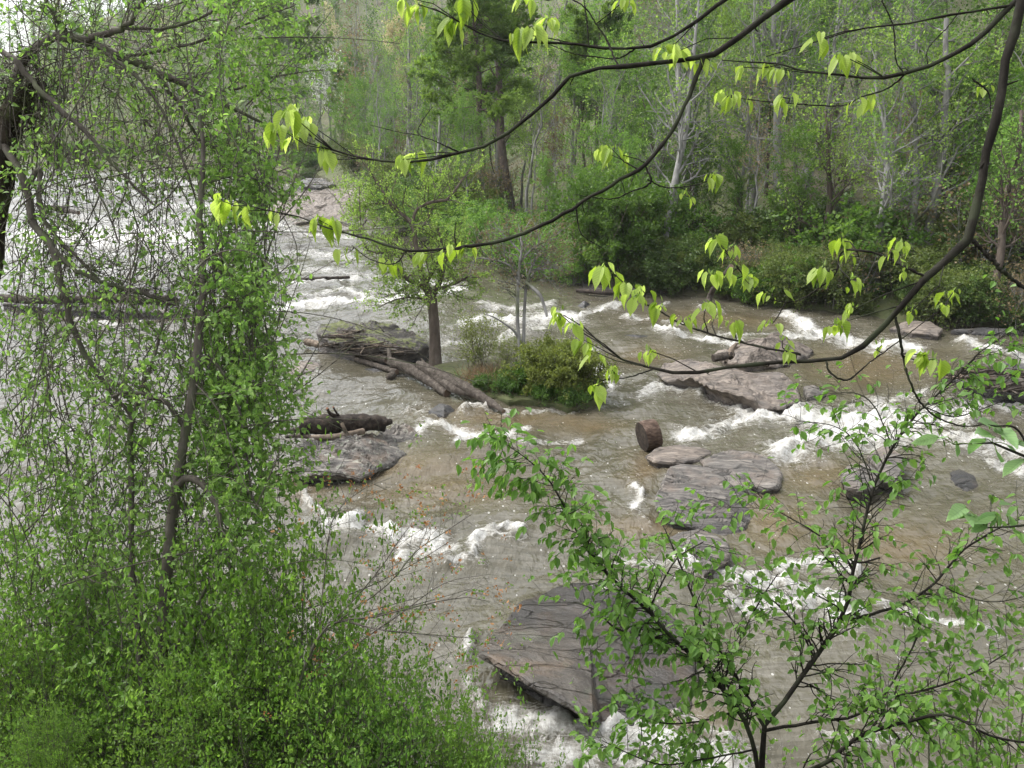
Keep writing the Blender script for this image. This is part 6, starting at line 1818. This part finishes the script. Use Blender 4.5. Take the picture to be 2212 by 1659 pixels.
    L2b = grow(rng, P[1:], Rr[1:], 46, (.1, 1), .75, 60, .04, 6, .2, .3, .4)
    T2 = (np.concatenate([L2[0], L2b[0]]), np.clip(np.concatenate([L2[1], L2b[1]]), .0013, .004))
    L3 = grow(rng, T2[0], T2[1], 2, (.2, 1), .2, 45, 0, 5, .2, .8, .5)
    L3[1][:] = np.clip(L3[1], .001, .003)
    V1, F1 = tubes(T2[0], T2[1], 3); V2, F2 = tubes(L3[0], L3[1], 3)
    add('twigs', mesh_np('twigs', np.concatenate([V1, V2]) - base, [np.concatenate([F1, F2 + len(V1)])], [BK_VINE]), t1, kind='stuff')
    # leaves
    O, T = [], []
    for L, n in ((T2, 6), (L3, 6)):
        a, b = along(rng, L[0], n, .15, 1); O.append(a); T.append(b)
    O, T = np.concatenate(O), np.concatenate(T)
    px, py, _ = project(O)
    pr = .26 + .66 * smooth(380, 500, px) + .15 * smooth(150, 40, px) + .3 * smooth(650, 1000, py)
    pr = pr * np.where((px > 120) & (px < 430) & (py > 380) & (py < 600), .55, 1)
    edge = np.interp(py, [0, 200, 400, 520, 620, 900, 1000, 1150, 1400], [700, 650, 610, 570, 600, 640, 670, 740, 800]) + 75 * fbm(np.stack([py * .012, px * .004], -1), 3, 5)
    pr = pr * smooth(edge + 110, edge - 80, px)
    m = rng.random(len(O)) < np.clip(pr, 0, 1)
    O, T = O[m], T[m]
    D = T * .4 + rng.normal(size=T.shape) * .6 + np.array((.1, -.1, -.35)); N = np.array((0, -.45, 1.0)) + rng.normal(size=T.shape) * .55
    S = .056 * rng.uniform(.55, 1.3, len(O))
    split_leaves(t1, base, O, D, N, S, M_VINE, LF_VINE, LEAF_MID, rng, 300)

    # --- the leaning stem in front, with its own leaves
    dep = 9.0
    limbs = [
        [(318, 2050, 24, -.6), (322, 1850, 23, -.3), (330, 1650, 21, -.1), (345, 1480, 20, 0), (356, 1300, 19, 0), (370, 1130, 18, 0), (386, 1020, 16.5, 0), (401, 930, 15, 0), (416, 850, 14.5, 0), (426, 765, 14, 0), (433, 690, 13, 0), (440, 615, 10.5, 0), (438, 555, 10, 0), (430, 480, 10, .1), (436, 400, 9, .1), (440, 330, 7.5, .1), (434, 250, 5, .1), (410, 170, 3, .1), (400, 60, 1.2, .1)],
        [(374, 1055, 12, 0), (408, 1032, 12, -.1), (446, 1052, 11, -.2), (470, 1095, 9, -.3), (480, 1150, 7, -.3), (500, 1240, 5, -.3)],
        [(398, 925, 9, 0), (362, 872, 7.5, -.1), (312, 852, 6.5, -.2), (262, 850, 5, -.2), (200, 880, 3, -.2)],
        [(440, 640, 7, 0), (470, 600, 6.5, -.1), (480, 560, 6, -.1), (470, 610, 3, -.1)][:3],
        [(426, 765, 6, 0), (470, 790, 5, .1), (510, 860, 4.4, .1), (530, 960, 4, .1), (545, 1080, 3, .1)],
        [(436, 400, 4, .1), (500, 380, 3.4, .2), (560, 390, 2.6, .3), (620, 430, 1.6, .3)],
        [(433, 690, 4, 0), (500, 660, 3.4, -.1), (560, 650, 2.6, -.2), (610, 660, 1.6, -.2)],
        [(416, 850, 4, 0), (480, 850, 3.4, -.1), (560, 830, 2.6, -.2), (640, 840, 1.4, -.2)],
        [(330, 1650, 10, -.1), (300, 1400, 9.5, .1), (285, 1180, 9, .2), (284, 1040, 9, .3), (282, 950, 8.5, .3), (292, 880, 7.5, .3), (322, 800, 6, .3), (342, 735, 5, .3), (362, 655, 3.4, .3)],
        [(345, 1480, 6, 0), (430, 1300, 5, -.1), (500, 1180, 4.4, -.2), (560, 1080, 3.4, -.2), (610, 960, 2, -.2)],
    ]
    P, Rr = traced_curves(limbs, dep, K=24)
    Rr = Rr * .68
    base = P[0, 0].copy(); base[2] = float(TERR(base[0], base[1])); P[0, 0] = base - np.array((0, 0, .2))
    P[1:] += rng.normal(size=P[1:].shape) * Rr[1:, :, None] * .2
    t2 = thing('leaning_tree', base, 'slender crooked brown-stemmed tree standing in the left thicket', 'tree')
    for j in range(len(P)):
        V, F = tubes(P[j:j + 1], Rr[j:j + 1], 10)
        add('trunk' if j == 0 else 'limb', mesh_np('limb', V - base, [F], [BK_VINE]), t2)
    L2 = grow(rng, P, Rr, 22, (.25, 1), .55, 55, .03, 6, .18, .35, .4)
    L2[1][:] = np.clip(L2[1], .0015, .005)
    L3 = grow(rng, L2[0], L2[1], 4, (.2, 1), .24, 45, .02, 5, .2, .7, .5)
    V1, F1 = tubes(L2[0], L2[1], 3); V2, F2 = tubes(L3[0], np.maximum(L3[1], .001), 3)
    add('twigs', mesh_np('twigs', np.concatenate([V1, V2]) - base, [np.concatenate([F1, F2 + len(V1)])], [BK_VINE]), t2, kind='stuff')
    O, T = along(rng, L3[0], 8, .1, 1)
    px, py, _ = project(O)
    pr = .5 + .5 * smooth(420, 520, px)
    edge = np.interp(py, [0, 200, 400, 520, 620, 900, 1000, 1150, 1400], [700, 650, 610, 570, 600, 640, 670, 740, 800]) + 75 * fbm(np.stack([py * .012, px * .004], -1), 3, 5)
    m = rng.random(len(O)) < pr * smooth(edge + 110, edge - 80, px)
    O, T = O[m], T[m]
    D = T * .4 + rng.normal(size=T.shape) * .6 + np.array((.1, -.1, -.3)); N = np.array((0, -.45, 1.0)) + rng.normal(size=T.shape) * .55
    S = .054 * rng.uniform(.55, 1.3, len(O))
    split_leaves(t2, base, O, D, N, S, M_VINE, LF_VINE, LEAF_MID, rng, 300)


thicket()


# ---------------------------------------------------------------- shrubs on the near bank, lower left
def near_shrubs():
    for k, (sd, st, le) in enumerate(((141, 26, 30), (142, 24, 36), (143, 22, 26))):
        proto_shrub('near%d' % k, sd, 2.3, 2.2, st, BK_VINE, (LF_SHRUB, LF_SHRUB2, LF_SHRUB)[k], (.042, .047, .036)[k], (9, 7, 11)[k], tmpl=LEAF_MID, r0=.014, n1=9, n2=6, lean=le, sides=(6, 4, 3))
    SPOT = [(30, 1130, 10.2, .8, 'tall thin shrub at the left edge half over the water'), (210, 1170, 10.0, .8, 'tall see-through shrub left of the crooked stem'), (60, 1330, 9.2, 1.0, 'leafy shrub at the left edge under the shaggy trunk'), (190, 1440, 8.6, 1.0, 'dark green shrub in the lower left corner'), (330, 1330, 9.4, .9, 'shrub round the foot of the crooked stem'),
            (450, 1260, 9.2, .8, 'bright shrub right of the crooked stem foot'), (570, 1090, 8.9, .6, 'tall pale-green shrub rising at the right of the thicket'), (625, 1250, 8.4, .6, 'light green bush spilling towards the water beside the charred-log rock'),
            (560, 1400, 8.0, .95, 'dense green shrub low in the thicket'), (750, 1420, 8.0, .75, 'dense bright shrub at the bottom left of centre'), (880, 1470, 7.9, .75, 'bright bush beside the slab undercut'), (980, 1540, 7.6, .6, 'small green bush just left of the bottom rapids'),
            (1080, 1600, 7.4, .5, 'lowest small green sprig bush by the bottom rapids'), (680, 1480, 7.6, .9, 'green shrub at the bottom edge left of centre'), (400, 1480, 7.8, 1.0, 'shadowy shrub at the bottom edge in the thicket'), (40, 1530, 7.6, .8, 'small-leaved shrub in the bottom left corner'),
            (850, 1540, 7.2, .7, 'low shrub at the bottom edge below the bright bush')]
    for i, (px, top, dep, w, lab) in enumerate(SPOT):
        q = at_depth(px, 1900, dep)
        b = np.array((q[0], q[1] + .6, 0)); b[2] = float(max(TERR(b[0], b[1]), -.5)) - .05
        s = up_to(b, top) / 2.35
        put('near%d' % (i % 3), b, i * 1.7, (w * s * .82, w * s * .82, s), lab)
    # low sprigs in front of the rapids at the bottom
    for i, (px, top, dep, lab) in enumerate(((1440, 1530, 6.6, 'sprig of small green leaves at the bottom edge left of the sapling base'), (1560, 1560, 6.4, 'small sprig beside the sapling base'),
                                             (2130, 1330, 6.2, 'fine-leaved bush at the right edge below the sapling branch'), (2200, 1500, 6.0, 'fine-leaved bush in the bottom right corner'))):
        q = at_depth(px, 1900, dep)
        b = np.array((q[0], q[1] + .3, 0)); b[2] = float(TERR(b[0], b[1])) - .05
        s = up_to(b, top) / 2.35
        put('near_sprig', b, i * 2.1, s, lab)


proto_shrub('near_sprig', 144, 2.3, 1.5, 7, BK_VINE, LF_SHRUB, .05, 5, tmpl=LEAF_MID, r0=.01, n1=9, n2=4, lean=20, sides=(6, 4, 3))
near_shrubs()


# ---------------------------------------------------------------- twigs with withered orange leaves over the water
def orange_twigs():
    rng = np.random.default_rng(81)
    dep = 8.2
    cur = [[(560, 1950, 9, 0), (600, 1700, 8, 0), (640, 1500, 7, 0), (690, 1370, 6, 0), (740, 1340, 5, 0), (800, 1335, 4, 0), (900, 1310, 3, 0), (1000, 1290, 2, 0), (1060, 1300, 1.2, 0)],
           [(700, 1365, 4, 0), (760, 1320, 3.4, 0), (840, 1260, 3, 0), (900, 1190, 2.6, 0), (960, 1150, 2, 0), (1020, 1110, 1.2, 0)],
           [(690, 1370, 4, 0), (760, 1300, 3, .1), (820, 1230, 2.4, .1), (860, 1170, 1.8, .1), (890, 1130, 1, .1)],
           [(740, 1340, 4, 0), (820, 1360, 3, -.1), (920, 1370, 2.4, -.1), (1040, 1380, 1.4, -.1)],
           [(640, 1500, 4, 0), (760, 1400, 3, .1), (860, 1330, 2.4, .2), (960, 1260, 1.8, .2), (1060, 1240, 1, .2)],
           [(660, 1130, 3, .3), (700, 1060, 2, .3), (760, 1040, 1.4, .3)]]
    cur[-1] = [(690, 1370, 4, 0), (700, 1250, 3, .2), (720, 1120, 2.4, .3), (780, 1060, 1.8, .3), (850, 1030, 1, .3)]
    P, Rr = traced_curves(cur, dep, K=20)
    Rr = Rr * .5
    base = P[0, 0].copy(); base[2] = float(TERR(base[0], base[1])); P[0, 0] = base
    t = thing('withered_sapling', base, 'bare-twigged sapling dotted with withered orange leaves reaching over the water', 'sapling')
    for j in range(len(P)):
        V, F = tubes(P[j:j + 1], Rr[j:j + 1], 6)
        add('branch', mesh_np('branch', V - base, [F], [BK_VINE]), t)
    L2 = grow(rng, P[:, 5:], Rr[:, 5:], 16, (.1, 1), .42, 45, .03, 6, .15, .6, .4)
    L3 = grow(rng, L2[0], L2[1], 4, (.2, 1), .18, 45, .02, 4, .2, .7, .5)
    V1, F1 = tubes(L2[0], np.clip(L2[1], .0012, .004), 3); V2, F2 = tubes(L3[0], np.clip(L3[1], .0009, .003), 3)
    add('twigs', mesh_np('twigs', np.concatenate([V1, V2]) - base, [np.concatenate([F1, F2 + len(V1)])], [BK_VINE]), t, kind='stuff')
    tips = L3[0][rng.random(len(L3[0])) < .3][:, -1]
    O = np.repeat(tips, 5, 0) + rng.normal(size=(len(tips) * 5, 3)) * .018
    V, F, idx = leaves(O, rng.normal(size=O.shape) + np.array((0, 0, -.6)), rng.normal(size=O.shape), .03 * rng.uniform(.6, 1.3, len(O)), LEAF_MID)
    add('withered_leaves', mesh_np('withered_leaves', V - base, [F], [LF_ORANGE], rnd=rng.random(len(O))[idx]), t, kind='stuff')
    tips = L3[0][rng.random(len(L3[0])) < .3][:, -1]
    O = np.repeat(tips, 4, 0) + rng.normal(size=(len(tips) * 4, 3)) * .02
    V, F, idx = leaves(O, rng.normal(size=O.shape), rng.normal(size=O.shape), .032 * rng.uniform(.6, 1.3, len(O)), LEAF_MID)
    add('green_buds', mesh_np('green_buds', V - base, [F], [LF_SHRUB], rnd=rng.random(len(O))[idx]), t, kind='stuff')


orange_twigs()
